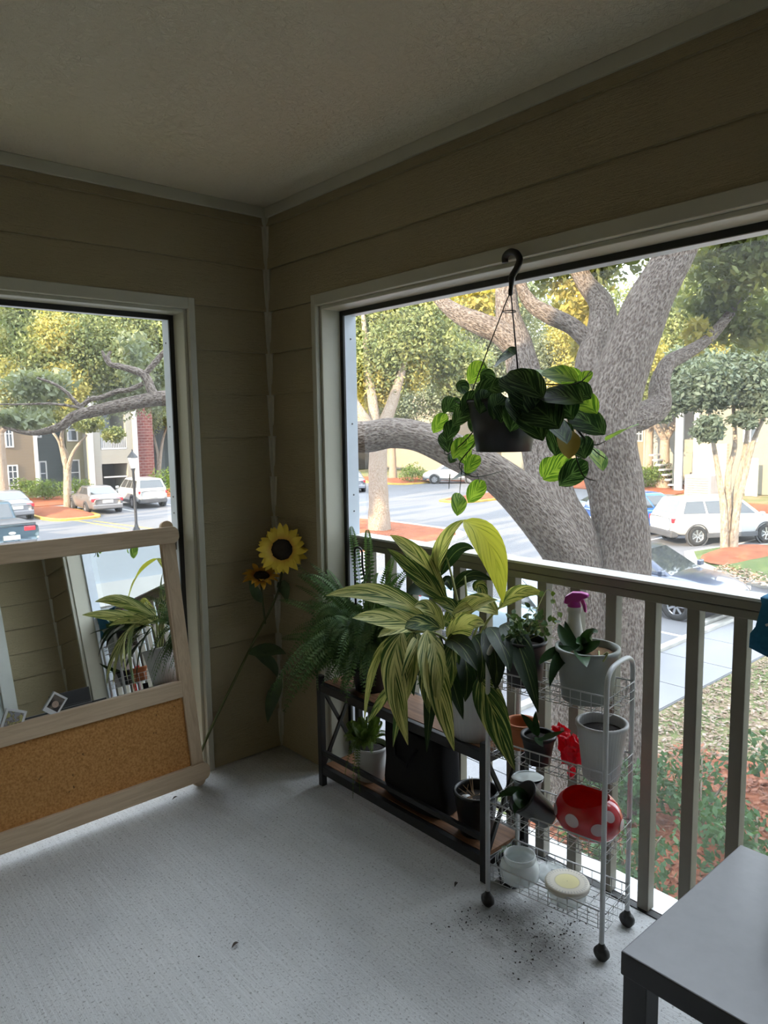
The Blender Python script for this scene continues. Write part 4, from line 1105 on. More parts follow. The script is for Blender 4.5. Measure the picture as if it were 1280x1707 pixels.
def bloom(c, nv, rad, rd, pm, np_=17):
    nv = nrm(nv); a = nrm(np.cross(nv, (0, 0, 1.0))); b_ = np.cross(a, nv)
    build(MB().lathe(c, [(.001, .014), (rd*.5, .012), (rd*.85, .008), (rd, .0), (rd*.9, -.012), (.002, -.016)], 20, nv, wob=lambda th, j: 1+.04*math.sin(th*9)), 'seed_disc', M_SEED, r, smooth=True)
    for lay in range(2):
        for i in range(np_):
            t = 2*PI*(i+.5*lay)/np_+random.uniform(-.06, .06); dv = a*math.cos(t)+b_*math.sin(t)
            L = rad*random.uniform(.88, 1.08); cu = random.uniform(-.1, .25)
            p0 = c+dv*rd*.8-nv*.004*(lay+1); p2 = c+dv*L+nv*rad*(cu-.12*lay); p1 = (p0+p2)/2+nv*rad*.16
            build(MB().leaf(p0, p1, p2, rad*.29, nv, .25, 6, 2, (.8, .75), twist=random.uniform(-.3, .3)), 'petal', pm, r, smooth=True)
bloom(h1, nrm(CAM-h1)*.9+np.array((-.1, 0, .12)), .108, .047, M_PET)
bloom(h2, (-.10, -.30, .85), .085, .036, M_PET2, 15)
for p0, p1, p2, w_ in (((466, 985, -.08), (485, 960, -.1), (512, 1000, -.12), .06), ((436, 1005, -.08), (425, 985, -.09), (415, 965, -.1), .045), ((412, 1090, -.07), (450, 1075, -.08), (478, 1090, -.1), .06), ((418, 1085, -.07), (460, 1100, -.08), (462, 1130, -.09), .05), ((470, 1130, -.08), (450, 1160, -.08), (446, 1205, -.07), .06)):
    q3 = [np.minimum(PY(*q), (-.03, -.02, 9)) for q in (p0, p1, p2)]
    build(MB().leaf(*q3, w_, CAM-h1, .2, 8, 4, (.8, .9), wave=.15), 'leaf', M_SLEAF, r, smooth=True)

# ---- black metal rack with wooden shelves
M_BLK = plain('black_metal', (.014, .014, .015), .42, .3); M_RUST = wood_mat('rustic_brown_board', (.10, .045, .022), (.24, .12, .06), (40, 3, 40))
RX0, RX1, RY0, RY1, SZ = -.10, .10, -1.345, -.455, .445
r = thing('plant_rack', 'low black metal rack with two brown wooden shelves along the railing', 'shelf', (0, -.9, 0))
for x in (RX0, RX1):
    for y in (RY0, RY1):
        build(MB().box((x-.0125, y-.0125, 0), (x+.0125, y+.0125, SZ+.03)), 'post', M_BLK, r, bevel=.002)
for z in (.075, SZ-.015):
    build(MB().box((RX0+.0125, RY0+.005, z), (RX1-.0125, RY1-.005, z+.015)), 'shelf_board', M_RUST, r)
    build(MB().box((RX0-.010, RY0+.0125, z-.022), (RX0+.012, RY1-.0125, z+.013)), 'shelf_rail', M_BLK, r, bevel=.002)
    build(MB().box((RX1-.012, RY0+.0125, z-.022), (RX1+.010, RY1-.0125, z+.013)), 'shelf_rail', M_BLK, r, bevel=.002)
    for y in (RY0, RY1):
        build(MB().box((RX0+.0125, y-.011, z-.022), (RX1-.0125, y+.004 if y == RY0 else y+.011, z+.0)), 'end_rail', M_BLK, r, bevel=.002)
for x in (RX0, RX1):
    build(MB().box((x-.009, RY0+.0125, .137), (x+.009, RY1-.0125, .155)), 'guard_rail', M_BLK, r, bevel=.002)
for y in (RY0, RY1):
    build(MB().bar((RX0+.01, y, .09), (RX1-.01, y, .42), .010, .014), 'cross_brace', M_BLK, r)
    build(MB().bar((RX0+.01, y+.008, .42), (RX1-.01, y+.008, .09), .010, .014), 'cross_brace', M_BLK, r)

# ---- pots
def ribbed(n, amp): return lambda th, j: 1+amp*math.sin(th*n)
def pot(root, c, rb, rt, h, mat, soil=None, rib=0, lip=.004, name='pot', n=40, soil_z=.86, th=.005):
    f = ribbed(rib, .012) if rib else None
    prof = [(.001, .0), (rb, .0), (rb+(rt-rb)*.5, h*.5), (rt, h-.012), (rt+lip, h-.010), (rt+lip, h), (rt-th, h), (rt-th-.001, h*.9), (rb-th, h*.06), (.001, h*.06)]
    o = build(MB().lathe(c, prof, n if not rib else 120, wob=f), name, mat, root, smooth=True, bevel=0)
    if soil:
        rs = rb+(rt-rb)*soil_z-th
        s_ = build(MB().lathe(c, [(.001, h*soil_z+.006), (rs*.5, h*soil_z+.004), (rs, h*soil_z-.002)], 24, wob=lambda t, j: 1+.0*t), 'soil', soil, root, smooth=True)
    return o
M_SOIL = plain('potting_soil', (.022, .016, .012), .95, var=.5, scale=60, bump=.9)
M_WPOT = plain('white_plastic', (.50, .50, .50), .35, var=.04); M_GPOT = plain('light_grey_plastic', (.25, .27, .25), .4, var=.05)
M_BPOT = plain('black_plastic', (.007, .007, .008), .42, var=.1); M_DGPOT = plain('charcoal_plastic', (.035, .035, .04), .45)
M_TERRA = plain('terracotta', (.42, .13, .045), .7, var=.15)

# ---- leaf materials
def striped_leaf(name, dark, mid, pale, bias=.5, freq=14, trans=.3, slant=2.2):
    k = NT(name); sp = k.n('ShaderNodeSeparateXYZ'); k.l(k.coord('UV'), sp.inputs[0])
    av = k.math('ABSOLUTE', k.math('SUBTRACT', sp.outputs[1], .5))
    ph = k.math('SUBTRACT', k.math('MULTIPLY', sp.outputs[0], freq), k.math('MULTIPLY', av, freq*slant*.5))
    cb = k.n('ShaderNodeCombineXYZ'); k.l(ph, cb.inputs[0]); k.l(k.math('MULTIPLY', sp.outputs[1], 1.4), cb.inputs[1])
    oi = k.n('ShaderNodeObjectInfo'); k.l(k.math('MULTIPLY', oi.outputs['Random'], 40.0), cb.inputs[2])
    nz = k.noise(cb.outputs[0], 1.1, 3, .65)
    c = k.ramp(nz, [(bias-.10, dark), (bias-.02, mid), (bias+.03, pale), (bias+.16, tuple(x*1.12 for x in pale))])
    c = k.mix(k.ramp(av, [(.0, (.8, .8, .8)), (.03, (0, 0, 0))]), c, tuple(x*.9 for x in pale))
    k.col(c); k.set(rough=.5, spec=.28)
    bp = k.bump(k.math('SINE', k.math('MULTIPLY', ph, 9.0)), .12, .003)
    tr = k.n('ShaderNodeBsdfTranslucent'); k.l(k.mix(1.0, c, (1.0, 1.0, .5), 'MULTIPLY'), tr.inputs[0])
    mx = k.n('ShaderNodeMixShader'); mx.inputs[0].default_value = trans
    k.l(k.b.outputs[0], mx.inputs[1]); k.l(tr.outputs[0], mx.inputs[2]); k.l(mx.outputs[0], k.o.inputs[0]); return k.m
L_VAR = striped_leaf('variegated_leaf', (.035, .085, .02), (.18, .24, .06), (.60, .58, .27), .485)
L_VARG = striped_leaf('greener_variegated_leaf', (.022, .06, .018), (.06, .13, .035), (.46, .48, .20), .54)
L_VARD = striped_leaf('dark_ginger_leaf', (.012, .030, .012), (.025, .06, .02), (.26, .32, .14), .66)
L_YEL = striped_leaf('yellow_ginger_leaf', (.12, .20, .02), (.42, .48, .05), (.66, .66, .12), .42, trans=.42)
L_BLUE = plain('bluish_leaf_back', (.075, .115, .10), .45)
M_PETI = plain('pale_petiole', (.33, .36, .14), .5)

# ---- variegated ginger on the rack
gp = np.array((-.025, -1.235, SZ))
r = thing('variegated_plant', 'variegated ginger with long yellow-striped leaves in a white ribbed pot', 'plant', gp)
pot(r, gp, .072, .092, .205, M_WPOT, M_SOIL, rib=30)
crown = gp+np.array((0, .03, .20))
TOC = nrm(CAM-np.array((0, -1.1, .8)))
stems = [PX(742, 1035, -.02), PX(730, 985, .02), PX(775, 960, .04), PX(700, 1050, -.08), PX(800, 1040, .0), PX(760, 1060, -.08), PX(835, 1010, .03), PX(745, 930, .05)]
for s_ in stems:
    P, R_ = spline([crown+np.array((random.uniform(-.03, .03), random.uniform(-.03, .03), 0)), lerp(crown, s_, .5)+np.array((0, 0, .05)), s_], [.006, .005, .003], 5)
    build(MB().tube(P, R_, 7), 'stem', M_PETI, r, smooth=True)
GL = [  # base(px,py,x) control tip width material
 ((728, 1045, -.05), (650, 968, -.25), (543, 993, -.44), .074, L_VAR), ((718, 1052, -.08), (650, 1022, -.28), (587, 1030, -.46), .068, L_VAR),
 ((672, 1052, -.20), (640, 1085, -.30), (680, 1242, -.33), .090, L_VAR), ((690, 1052, -.18), (678, 1090, -.25), (655, 1245, -.27), .055, L_VARG),
 ((712, 1050, -.14), (715, 1100, -.26), (757, 1252, -.30), .088, L_VAR), ((735, 1060, -.08), (720, 1120, -.18), (711, 1254, -.22), .056, L_VARD),
 ((725, 1058, -.12), (702, 1120, -.22), (716, 1190, -.26), .055, L_VARG), ((660, 1058, -.22), (616, 1080, -.32), (607, 1204, -.33), .028, L_VAR), ((655, 1140, -.26), (640, 1160, -.28), (612, 1206, -.30), .033, L_VARG),
 ((800, 1128, -.16), (812, 1160, -.22), (858, 1284, -.235), .090, L_VARG), ((790, 1060, -.05), (812, 1080, -.14), (800, 1140, -.18), .080, L_VARD),
 ((838, 1040, -.02), (862, 1040, -.16), (897, 1188, -.225), .078, L_VARD), ((745, 1000, .02), (700, 915, .0), (650, 892, -.03), .066, L_VAR),
 ((747, 1008, .0), (712, 965, -.05), (645, 914, -.08), .066, L_VARG), ((728, 962, .04), (730, 895, .04), (776, 866, .03), .066, L_VAR),
 ((772, 868, .03), (832, 890, -.04), (838, 1005, -.09), .094, L_YEL), ((744, 1003, .03), (700, 962, .02), (676, 993, .02), .07, L_BLUE),
 ((755, 985, .05), (775, 945, .06), (822, 968, .07), .045, L_VARD), ((752, 985, .05), (745, 950, .06), (735, 985, .07), .04, L_VARD), ((832, 1015, .03), (862, 970, .03), (908, 992, .02), .048, L_VAR),
 ((830, 1025, .0), (800, 985, -.05), (752, 1025, -.10), .070, L_VAR), ((745, 1062, -.08), (780, 1030, -.14), (808, 1042, -.18), .072, L_VAR),
 ((740, 1050, -.05), (715, 1000, -.10), (690, 1012, -.16), .060, L_VAR), ((738, 1045, .0), (765, 1010, .0), (800, 1000, .02), .06, L_VARG),
 ((745, 1065, -.10), (770, 1065, -.20), (795, 1118, -.23), .070, L_VARD), ((768, 1080, -.08), (785, 1110, -.16), (775, 1170, -.19), .065, L_VARD),
 ((735, 1070, -.08), (750, 1120, -.16), (772, 1200, -.20), .060, L_VARD), ((700, 1060, -.06), (680, 1110, -.14), (690, 1160, -.16), .05, L_VARD),
 ((735, 960, .05), (760, 900, .06), (790, 915, .07), .05, L_VARD), ((720, 965, .04), (722, 930, .04), (737, 905, .05), .045, L_VARG), ((790, 985, .05), (800, 960, .06), (812, 1010, .04), .045, L_VARG),
 ((805, 1050, -.06), (835, 1080, -.20), (826, 1150, -.225), .07, L_VARD), ((850, 1050, .02), (890, 1020, .0), (905, 1080, -.02), .035, L_VARG), ((690, 1070, .0), (660, 1100, -.04), (640, 1150, -.06), .05, L_VARD),
 ((815, 1045, -.05), (835, 1060, -.19), (850, 1120, -.22), .065, L_VARD), ((700, 1048, -.12), (668, 1035, -.24), (630, 1062, -.34), .06, L_VAR), ((735, 1048, -.06), (700, 1030, -.16), (662, 1046, -.24), .058, L_VARG), ((750, 1045, -.05), (780, 1005, -.08), (830, 1000, -.08), .055, L_VAR),
 ((720, 1060, -.14), (735, 1090, -.25), (728, 1180, -.28), .06, L_VAR), ((698, 1056, -.16), (690, 1090, -.27), (668, 1190, -.29), .055, L_VAR), ((760, 1050, -.06), (752, 1090, -.18), (745, 1160, -.21), .06, L_VARG), ((775, 1045, -.04), (760, 1000, -.04), (720, 1000, -.06), .05, L_VARG)]
for p0, p1, p2, w_, m in GL:
    a, b_, c = PX(*p0), PX(*p1), PX(*p2)
    nn = TOC+np.array((random.uniform(-.3, .3), random.uniform(-.3, .3), random.uniform(.1, .6)))
    build(MB().leaf(a, b_, c, w_, nn, .22, 12, 6, (.85, .8), twist=random.uniform(-.35, .35), wave=.05), 'leaf', m, r, smooth=True)

# ---- ferns
def fern_mat(name, a, b_, c):
    return leafy(name, [(.3, a), (.5, b_), (.75, c)], 14, .3, .5, (.9, 1.0, .5))
F_FERN = fern_mat('boston_fern', (.035, .08, .03), (.085, .16, .055), (.19, .27, .11)); F_FERN2 = fern_mat('light_fern', (.05, .10, .02), (.12, .19, .04), (.22, .30, .08))
def frond(root, p0, p1, p2, mat, pw=.02, n=38, nm='frond', up=None):
    up = nrm(np.array((0, 0, .6))+TOC*.8+RNG.normal(size=3)*.35)
    p0, p1, p2 = (np.asarray(q, float) for q in (p0, p1, p2)); mb = MB(); pts = []
    for i in range(n+1):
        t = i/n; p = p0*(1-t)**2+p1*2*t*(1-t)+p2*t*t; d = nrm((p1-p0)*(1-t)+(p2-p1)*t); pts.append(p)
        if t < .08: continue
        L = pw*(math.sin(PI*min(1, .12+t*.86))**.6+.12); sd_ = nrm(np.cross(d, up)); nn = nrm(np.cross(sd_, d))
        for s_ in (-1, 1):
            tip = p+sd_*s_*L+d*L*.25-nn*L*.12+np.array((0, 0, -L*.12)); w_ = d*L*.24
            m_ = (p+tip)/2
            mb.face(mb.addv(p), mb.addv(m_-w_+nn*.001), mb.addv(tip), mb.addv(m_+w_+nn*.001))
    mb.tube(pts[::3]+([pts[-1]] if (len(pts)-1) % 3 else []), .0011, 4, caps=False)
    return build(mb, nm, mat, root)
fc = np.array((.005, -.655, SZ)); r = thing('boston_fern', 'bushy dark green fern in a black hanging pot with upright hook on the rack', 'plant', fc)
pot(r, fc, .062, .088, .14, M_BPOT, M_SOIL)
hk = [PX(597, 912, .02)+np.array((0, .024*math.cos(a), .012*math.sin(a)*1.6-.02)) for a in np.linspace(0, PI, 9)]
build(MB().tube([fc+np.array((0, -.086, .14)), fc+np.array((.012, .02, .33)), hk[-1]+np.array((0, 0, -.05))]+hk[::-1]+[hk[0]+np.array((0, 0, -.06)), fc+np.array((0, .086, .14))], .0045, 8), 'hook', M_BPOT, r, smooth=True)
cr = fc+np.array((0, 0, .15))
ex = 0
for i in range(165):
    az = random.uniform(0, 2*PI); L = random.uniform(.20, .36); el = random.uniform(.15, 1.25)
    dv = np.array((math.cos(az), math.sin(az), 0))
    out = L*(.9*math.cos(el)+.25); 
    mx = out
    if dv[0] > 0: mx = min(out, .085/max(dv[0], .05))
    if dv[1] > 0: mx = min(mx, (.19 if dv[0] > -.45 else .36)/max(dv[1], .05))
    tip = cr+dv*mx+np.array((0, 0, L*(.95*math.sin(el)-.55)-.02)); mid = cr+dv*mx*.55+np.array((0, 0, L*(.45+.55*math.sin(el))))
    if tip[0] > .10: tip[0] = .10
    if mid[0] > .10: mid[0] = .10
    frond(r, cr+dv*.02, mid, tip, F_FERN, random.uniform(.020, .029), 34)
for p1, p2 in (((640, 950, -.02), (668, 960, -.02)), ((590, 900, .03), (585, 878, .02)), ((615, 900, .03), (612, 884, .03)), ((560, 960, -.03), (545, 950, -.06)), ((520, 1000, -.1), (465, 1000, -.16)), ((510, 1050, -.12), (470, 1065, -.16)), ((500, 1080, -.13), (485, 1130, -.17)), ((520, 1060, -.14), (530, 1150, -.17)), ((560, 1050, -.15), (575, 1150, -.18)), ((540, 1040, -.15), (500, 1150, -.17)),
               ((650, 1000, -.05), (660, 1070, -.10)), ((640, 960, .0), (655, 930, .02)), ((590, 960, .0), (625, 935, .0)), ((575, 1040, -.16), (600, 1120, -.17)), ((600, 1040, -.15), (625, 1130, -.16))):
    frond(r, cr, PX(*p1), PX(*p2), F_FERN, .021, 36)
for i in range(75):
    qx, qy, xx = random.uniform(475, 690), random.uniform(935, 1165), random.uniform(-.20, .07)
    if qx > 640 and qy > 1060: continue
    if qx < 570: xx = min(xx, -.07)
    tip = PX(qx, qy, xx); out = tip-cr; mid = cr+out*.55+np.array((0, 0, .05+.10*max(0, random.random())))
    mid[0] = min(mid[0], .10)
    frond(r, cr+np.array((random.uniform(-.03, .03), random.uniform(-.03, .03), 0)), mid, tip, F_FERN, random.uniform(.018, .026), 32)
sp = np.array((-.02, -.675, .09)); r = thing('small_fern', 'small light green fern in a white pot on the lower rack shelf', 'plant', sp)
pot(r, sp, .056, .070, .135, M_WPOT, M_SOIL)
cr = sp+np.array((-.01, .02, .125))
for i in range(48):
    az = random.uniform(0, 2*PI); L = random.uniform(.10, .17); el = random.uniform(.2, 1.3); dv = np.array((math.cos(az), math.sin(az), 0))
    tip = cr+dv*L*.75*math.cos(el)+np.array((0, 0, L*(.9*math.sin(el)-.1))); tip[0] = min(tip[0], .09)
    frond(r, cr, cr+dv*L*.4+np.array((0, 0, L*.6)), tip, F_FERN2, .015, 22)
for q in ((588, 1330), (600, 1320), (575, 1290)): frond(r, cr, PX(590, 1200, -.11), PX(*q, -.125), F_FERN2, .011, 30)

# ---- things on the lower rack shelf
k = NT('black_fabric'); k.col((.012, .012, .014)); k.set(rough=.9, spec=.2); k.bump(k.noise(k.coord(), 300, 2), .3, .002); M_FAB = k.m
bc = np.array((.0, -.945, .09)); r = thing('fabric_bag', 'black fabric grow bag standing in the middle of the lower rack shelf', 'bag', bc)
mb = MB(); rings = []
for j, (z, s_) in enumerate(((0, .90), (.004, .98), (.06, 1.03), (.14, 1.0), (.22, .97), (.285, .95), (.29, .92), (.27, .88), (.2, .86))):
    rings.append([mb.addv(bc+np.array((.078*s_*math.copysign(abs(math.cos(t))**.6, math.cos(t))+.004*math.sin(3*t+z*20), .158*s_*math.copysign(abs(math.sin(t))**.6, math.sin(t))+.005*math.sin(4*t-z*25), z+.004*math.sin(5*t)*(j > 3)))) for t in np.linspace(0, 2*PI, 40, endpoint=False)])
for A, B in zip(rings[:-1], rings[1:]):
    for i in range(40): mb.face(A[i], A[(i+1) % 40], B[(i+1) % 40], B[i])
mb.face(*rings[0][::-1])
build(mb, 'bag_body', M_FAB, r, smooth=True)
build(MB().lathe(bc+np.array((0, 0, .20)), [(.001, .004), (.066, .0)], 30, wob=lambda t, j: 1), 'soil', M_SOIL, r)
build(MB().tube([bc+np.array((-.079, .06, .24)), bc+np.array((-.092, .04, .19)), bc+np.array((-.093, -.02, .17)), bc+np.array((-.080, -.06, .24))], .006, 6), 'handle', M_FAB, r, smooth=True)
pc = np.array((-.008, -1.225, .09)); r = thing('root_pot', 'black pot of dried pale roots on the lower rack shelf', 'plant pot', pc)
pot(r, pc, .058, .076, .15, M_BPOT, M_SOIL, soil_z=.78)
M_ROOT = plain('dry_root', (.33, .22, .13), .8)
for i in range(12):
    a = random.uniform(0, 2*PI); q = pc+np.array((.035*math.cos(a), .035*math.sin(a), .115)); e = q+np.array((random.uniform(-.03, .03), random.uniform(-.03, .03), random.uniform(.02, .06)))
    build(MB().tube([pc+np.array((0, 0, .115)), q+np.array((0, 0, .012)), e], [.002, .0018, .0008], 5), 'root', M_ROOT, r)
build(MB().lathe(pc+np.array((-.03, .022, .118)), [(.001, .014), (.012, .012), (.018, .004), (.016, -.004)], 14, (.2, .1, 1), wob=lambda t, j: 1+.3*math.cos(2*t)), 'white_stone', M_WPOT, r, smooth=True)
r = thing('small_black_pot', 'dark wilted plant in a small black pot on the floor behind the wire cart', 'plant pot', (.02, -1.40+.0, 0))
bpc = np.array((-.045, -1.405, 0.0)); r.location = tuple(bpc)
pot(r, bpc, .034, .045, .085, M_BPOT, M_SOIL)
for i in range(7):
    a = i*.9; build(MB().leaf(bpc+np.array((0, 0, .08)), bpc+np.array((.02*math.cos(a), .02*math.sin(a), .14)), bpc+np.array((.045*math.cos(a), .04*math.sin(a), .10)), .02, (0, 0, 1), .2, 5, 2), 'leaf', M_SLEAF, r, smooth=True)

# ---- white wire cart
FR = np.array((-.132, -1.797)); FLc = np.array((-.188, -1.432)); BRc = np.array((.046, -1.770)); BLc = np.array((-.010, -1.405))
FLc = FR+(FLc-FR)*1.0
def cp(s_, d, z):
    """s 0..1 from the right end to the left end, d 0..1 front to back"""
    p = FR*(1-s_)*(1-d)+FLc*s_*(1-d)+BRc*(1-s_)*d+BLc*s_*d
    return np.array((p[0], p[1], z))
M_WIRE = plain('white_enamel_wire', (.56, .57, .58), .35, var=.04); M_CAST = plain('caster_black', (.014, .013, .012), .5)
cart = thing('wire_cart', 'white wire cart with four basket tiers on black casters', 'cart', (*((FR+BLc)/2), 0))
def arch(s_):
    zt = .83
    pts = [cp(s_, 0, .03), cp(s_, 0, zt-.05), cp(s_, .05, zt-.018), cp(s_, .22, zt), cp(s_, .5, zt+.004), cp(s_, .78, zt), cp(s_, .95, zt-.018), cp(s_, 1, zt-.05), cp(s_, 1, .03)]
    P = [pts[0]]; 
    q, _ = spline(pts[1:-1], [1]*7, 4)
    return [pts[0]]+q+[pts[-1]]
for s_ in (0, 1):
    build(MB().tube(arch(s_), .0072, 10), 'end_frame', M_WIRE, cart, smooth=True)
    for d in (0, 1):
        c = cp(s_, d, .022)
        w_ = build(MB().lathe(c-np.array((.012, 0, 0)), [(.001, 0), (.016, 0), (.022, .005), (.022, .019), (.016, .024), (.001, .024)], 18, (1, 0, 0)), 'caster', M_CAST, cart, smooth=True)
        build(MB().lathe(c, [(.014, .004), (.016, .012), (.010, .022), (.007, .03)], 12), 'caster_fork', M_CAST, w_, smooth=True)
TIERS = [(.705, .755), (.490, .540), (.285, .337), (.085, .137)]
for zb, zt in TIERS:
    mb = MB(); wr_ = .0012
    for z, rr in ((zt, .0024), ((zb+zt)/2, wr_), (zb, wr_)):
        mb.tube([cp(-.02, .04, z), cp(1.02, .04, z), cp(1.02, .96, z), cp(-.02, .96, z)], rr, 6, closed=True)
    for i in range(12):
        s_ = (i+.5)/12; mb.tube([cp(s_, .04, zt), cp(s_, .04, zb), cp(s_, .96, zb), cp(s_, .96, zt)], wr_, 5)
    for i in range(5):
        d = .04+.92*(i+.5)/5; mb.tube([cp(-.02, d, zt), cp(-.02, d, zb), cp(1.02, d, zb), cp(1.02, d, zt)], wr_, 5)
    build(mb, 'wire_basket', M_WIRE, cart, smooth=True)
Z1, Z2, Z3, Z4 = [t[0]+.003 for t in TIERS]

# top tier
c = cp(.80, .50, Z1); r = thing('potted_foliage', 'bushy small-leaved plant in a charcoal pot on the cart top', 'plant', c)
pot(r, c, .052, .062, .135, M_DGPOT, M_SOIL)
F_SMALL = leafy('small_speckled_leaves', [(.3, (.03, .06, .03)), (.55, (.08, .14, .06)), (.75, (.30, .34, .22))], 40, .25, .45)
tw = MB(); top = c+np.array((0, 0, .13))
for i in range(30):
    a = random.uniform(0, 2*PI); L = random.uniform(.04, .095); e = top+np.array((L*math.cos(a), L*math.sin(a)*1.1, random.uniform(.0, .085)))
    e[0] = min(e[0], .10)
    tw.tube([top, lerp(top, e, .5)+np.array((0, 0, .02)), e], [.0012, .001, .0006], 4)
    for j in range(5):
        q = lerp(top, e, .35+.15*j)+np.array((random.uniform(-.01, .01), random.uniform(-.01, .01), .012)); d = nrm(RNG.normal(size=3)+np.array((0, 0, .3)))
        build(MB().leaf(q, q+d*.012, q+d*.024, .014, RNG.normal(size=3), .15, 4, 2, (.8, .8)), 'leaf', F_SMALL, r)
P, R_ = spline([top, PX(910, 985, .02), PX(925, 1005, .02), PX(930, 1030, .01), PX(920, 1050, .0)], [.0014, .0012, .001, .0008, .0006], 5)
build(tw.tube(P, R_, 5), 'twig', M_PETI, r)
for px, py in ((905, 985), (918, 990), (926, 1005), (931, 1020), (927, 1040)):
    q = PX(px, py, .02); d = nrm(RNG.normal(size=3)); build(MB().leaf(q, q+d*.014, q+d*.026, .016, TOC, .15, 4, 2), 'leaf', F_BUSH, r)

c = cp(.262, .50, Z1); r = thing('orchid_pot', 'orchid with thick dark leaves in a light grey pot on the cart top', 'plant', c)
pot(r, c, .070, .086, .150, M_GPOT, plain('bark_mix', (.16, .09, .04), .9, var=.5, scale=50, bump=.9), soil_z=.88)
L_ORCH = leafy('orchid_leaf', [(.3, (.012, .035, .015)), (.6, (.03, .075, .025)), (.8, (.06, .12, .035))], 12, .12, .35)
top = c+np.array((-.01, .02, .14))
for p1, p2, w_ in (((935, 1060, -.08), (932, 1040, -.06), .038), ((948, 1070, -.06), (942, 1035, -.04), .036), ((985, 1050, -.06), (995, 1055, -.10), .046), ((972, 1065, -.09), (960, 1072, -.12), .044), ((915, 1080, -.13), (898, 1108, -.17), .036), ((925, 1085, -.15), (916, 1145, -.20), .04), ((968, 1090, -.15), (978, 1112, -.2), .046), ((990, 1080, -.1), (1000, 1068, -.1), .035)):
    build(MB().leaf(top+np.array((random.uniform(-.01, .01), random.uniform(-.015, .015), -.01)), PX(*p1), PX(*p2), w_, TOC+np.array((0, 0, .5)), .25, 9, 4, (.62, .7)), 'leaf', L_ORCH, r, smooth=True)
build(MB().tube(spline([top+np.array((.02, -.05, 0)), PX(1000, 1095, -.09), PX(1013, 1088, -.09), PX(1005, 1103, -.1)], [.003, .003, .0025, .002], 5)[0], .0025, 6), 'aerial_root', M_PETI, r, smooth=True)

c = cp(.445, .80, Z1); r = thing('spray_bottle', 'white spray bottle with magenta trigger head behind the orchid', 'bottle', c)
build(MB().lathe(c, [(.001, 0), (.036, 0), (.038, .01), (.036, .09), (.027, .165), (.019, .205), (.017, .225), (.021, .23), (.021, .245), (.001, .246)], 24), 'bottle_body', plain('frosted_white_plastic', (.58, .57, .53), .4, var=.05), r, smooth=True)
M_MAG = plain('magenta_plastic', (.42, .02, .28), .35, var=.1); hb = c+np.array((0, 0, .246))
fwd = nrm((.35, -.9, 0)); sdv = nrm(np.cross(fwd, (0, 0, 1.0)))
build(MB().lathe(hb, [(.019, -.012), (.020, .002), (.017, .012), (.012, .018), (.001, .02)], 16), 'collar', M_MAG, r, smooth=True)
prof = [(-.030, .006), (-.026, .028), (-.006, .042), (.02, .044), (.040, .040), (.042, .030), (.026, .024), (.012, .010), (-.012, .004)]
build(MB().extr([hb+fwd*a+np.array((0, 0, b_))-sdv*.011 for a, b_ in prof], sdv*.022), 'spray_head', M_MAG, r, bevel=.005)
build(MB().extr([hb+fwd*a+np.array((0, 0, b_))-sdv*.005 for a, b_ in ((.014, .026), (.026, .026), (.034, .006), (.036, -.016), (.029, -.014), (.024, .004))], sdv*.010), 'trigger', plain('pink_trigger', (.60, .06, .35), .35), r, bevel=.002)

# second tier
c = cp(.86, .62, Z2); r = thing('terracotta_pot', 'orange terracotta pot at the left of the second cart tier', 'plant pot', c)
pot(r, c, .036, .047, .082, M_TERRA, None, lip=.006)
build(MB().lathe(c, [(.001, .03), (.03, .03)], 16), 'soil', M_SOIL, r)
c = cp(.615, .28, Z2); r = thing('seedling_pot', 'small black pot with a few strap leaves on the second cart tier', 'plant', c)
pot(r, c, .036, .048, .086, M_BPOT, M_SOIL)
top = c+np.array((0, 0, .075))
for p1, p2, w_ in (((890, 1205, -.14), (893, 1185, -.13), .02), ((900, 1235, -.17), (942, 1218, -.20), .026), ((880, 1200, -.12), (868, 1190, -.11), .022), ((895, 1235, -.18), (905, 1245, -.2), .024)):
    build(MB().leaf(top, PX(*p1), PX(*p2), w_, TOC+np.array((0, 0, .5)), .2, 7, 3, (.7, .8)), 'leaf', L_ORCH, r, smooth=True)
k = NT('red_film'); k.col((.62, .02, .05)); k.set(rough=.35, spec=.5)
tr = k.n('ShaderNodeBsdfTranslucent'); tr.inputs[0].default_value = (.85, .03, .07, 1); mx = k.n('ShaderNodeMixShader'); mx.inputs[0].default_value = .45
k.l(k.b.outputs[0], mx.inputs[1]); k.l(tr.outputs[0], mx.inputs[2]); k.l(mx.outputs[0], k.o.inputs[0]); M_REDF = k.m
c = cp(.40, .55, Z2); r = thing('red_bag', 'crumpled red plastic bag on the second cart tier', 'bag', c)
def crumple(cc, rad, seed, nm, stretch=(1, 1, 1)):
    rg = np.random.default_rng(seed); mb = MB(); rings = []
    ph = rg.random(8)*6
    for j in range(13):
        v = PI*j/12; ring = []
        for i in range(22):
            u = 2*PI*i/22
            f = 1+.20*math.sin(3*u+ph[0]+2*v)+.16*math.sin(5*u+ph[1]-3*v)+.13*math.sin(7*v+ph[2]+2*u)+.08*rg.random()
            ring.append(mb.addv(np.asarray(cc)+rad*f*np.array((math.sin(v)*math.cos(u)*stretch[0], math.sin(v)*math.sin(u)*stretch[1], math.cos(v)*stretch[2]))))
        rings.append(ring)
    for A, B in zip(rings[:-1], rings[1:]):
        for i in range(22): mb.face(A[i], A[(i+1) % 22], B[(i+1) % 22], B[i])
    return build(mb, nm, M_REDF, r)
crumple(PX(953, 1250, -.06), .038, 3, 'bag_bundle', (.85, 1.0, .9)); crumple(PX(935, 1220, -.03), .026, 5, 'bag_loop', (.7, 1.1, .7)); crumple(PX(952, 1284, -.045), .014, 8, 'bag_tail', (.6, .8, 1.5))
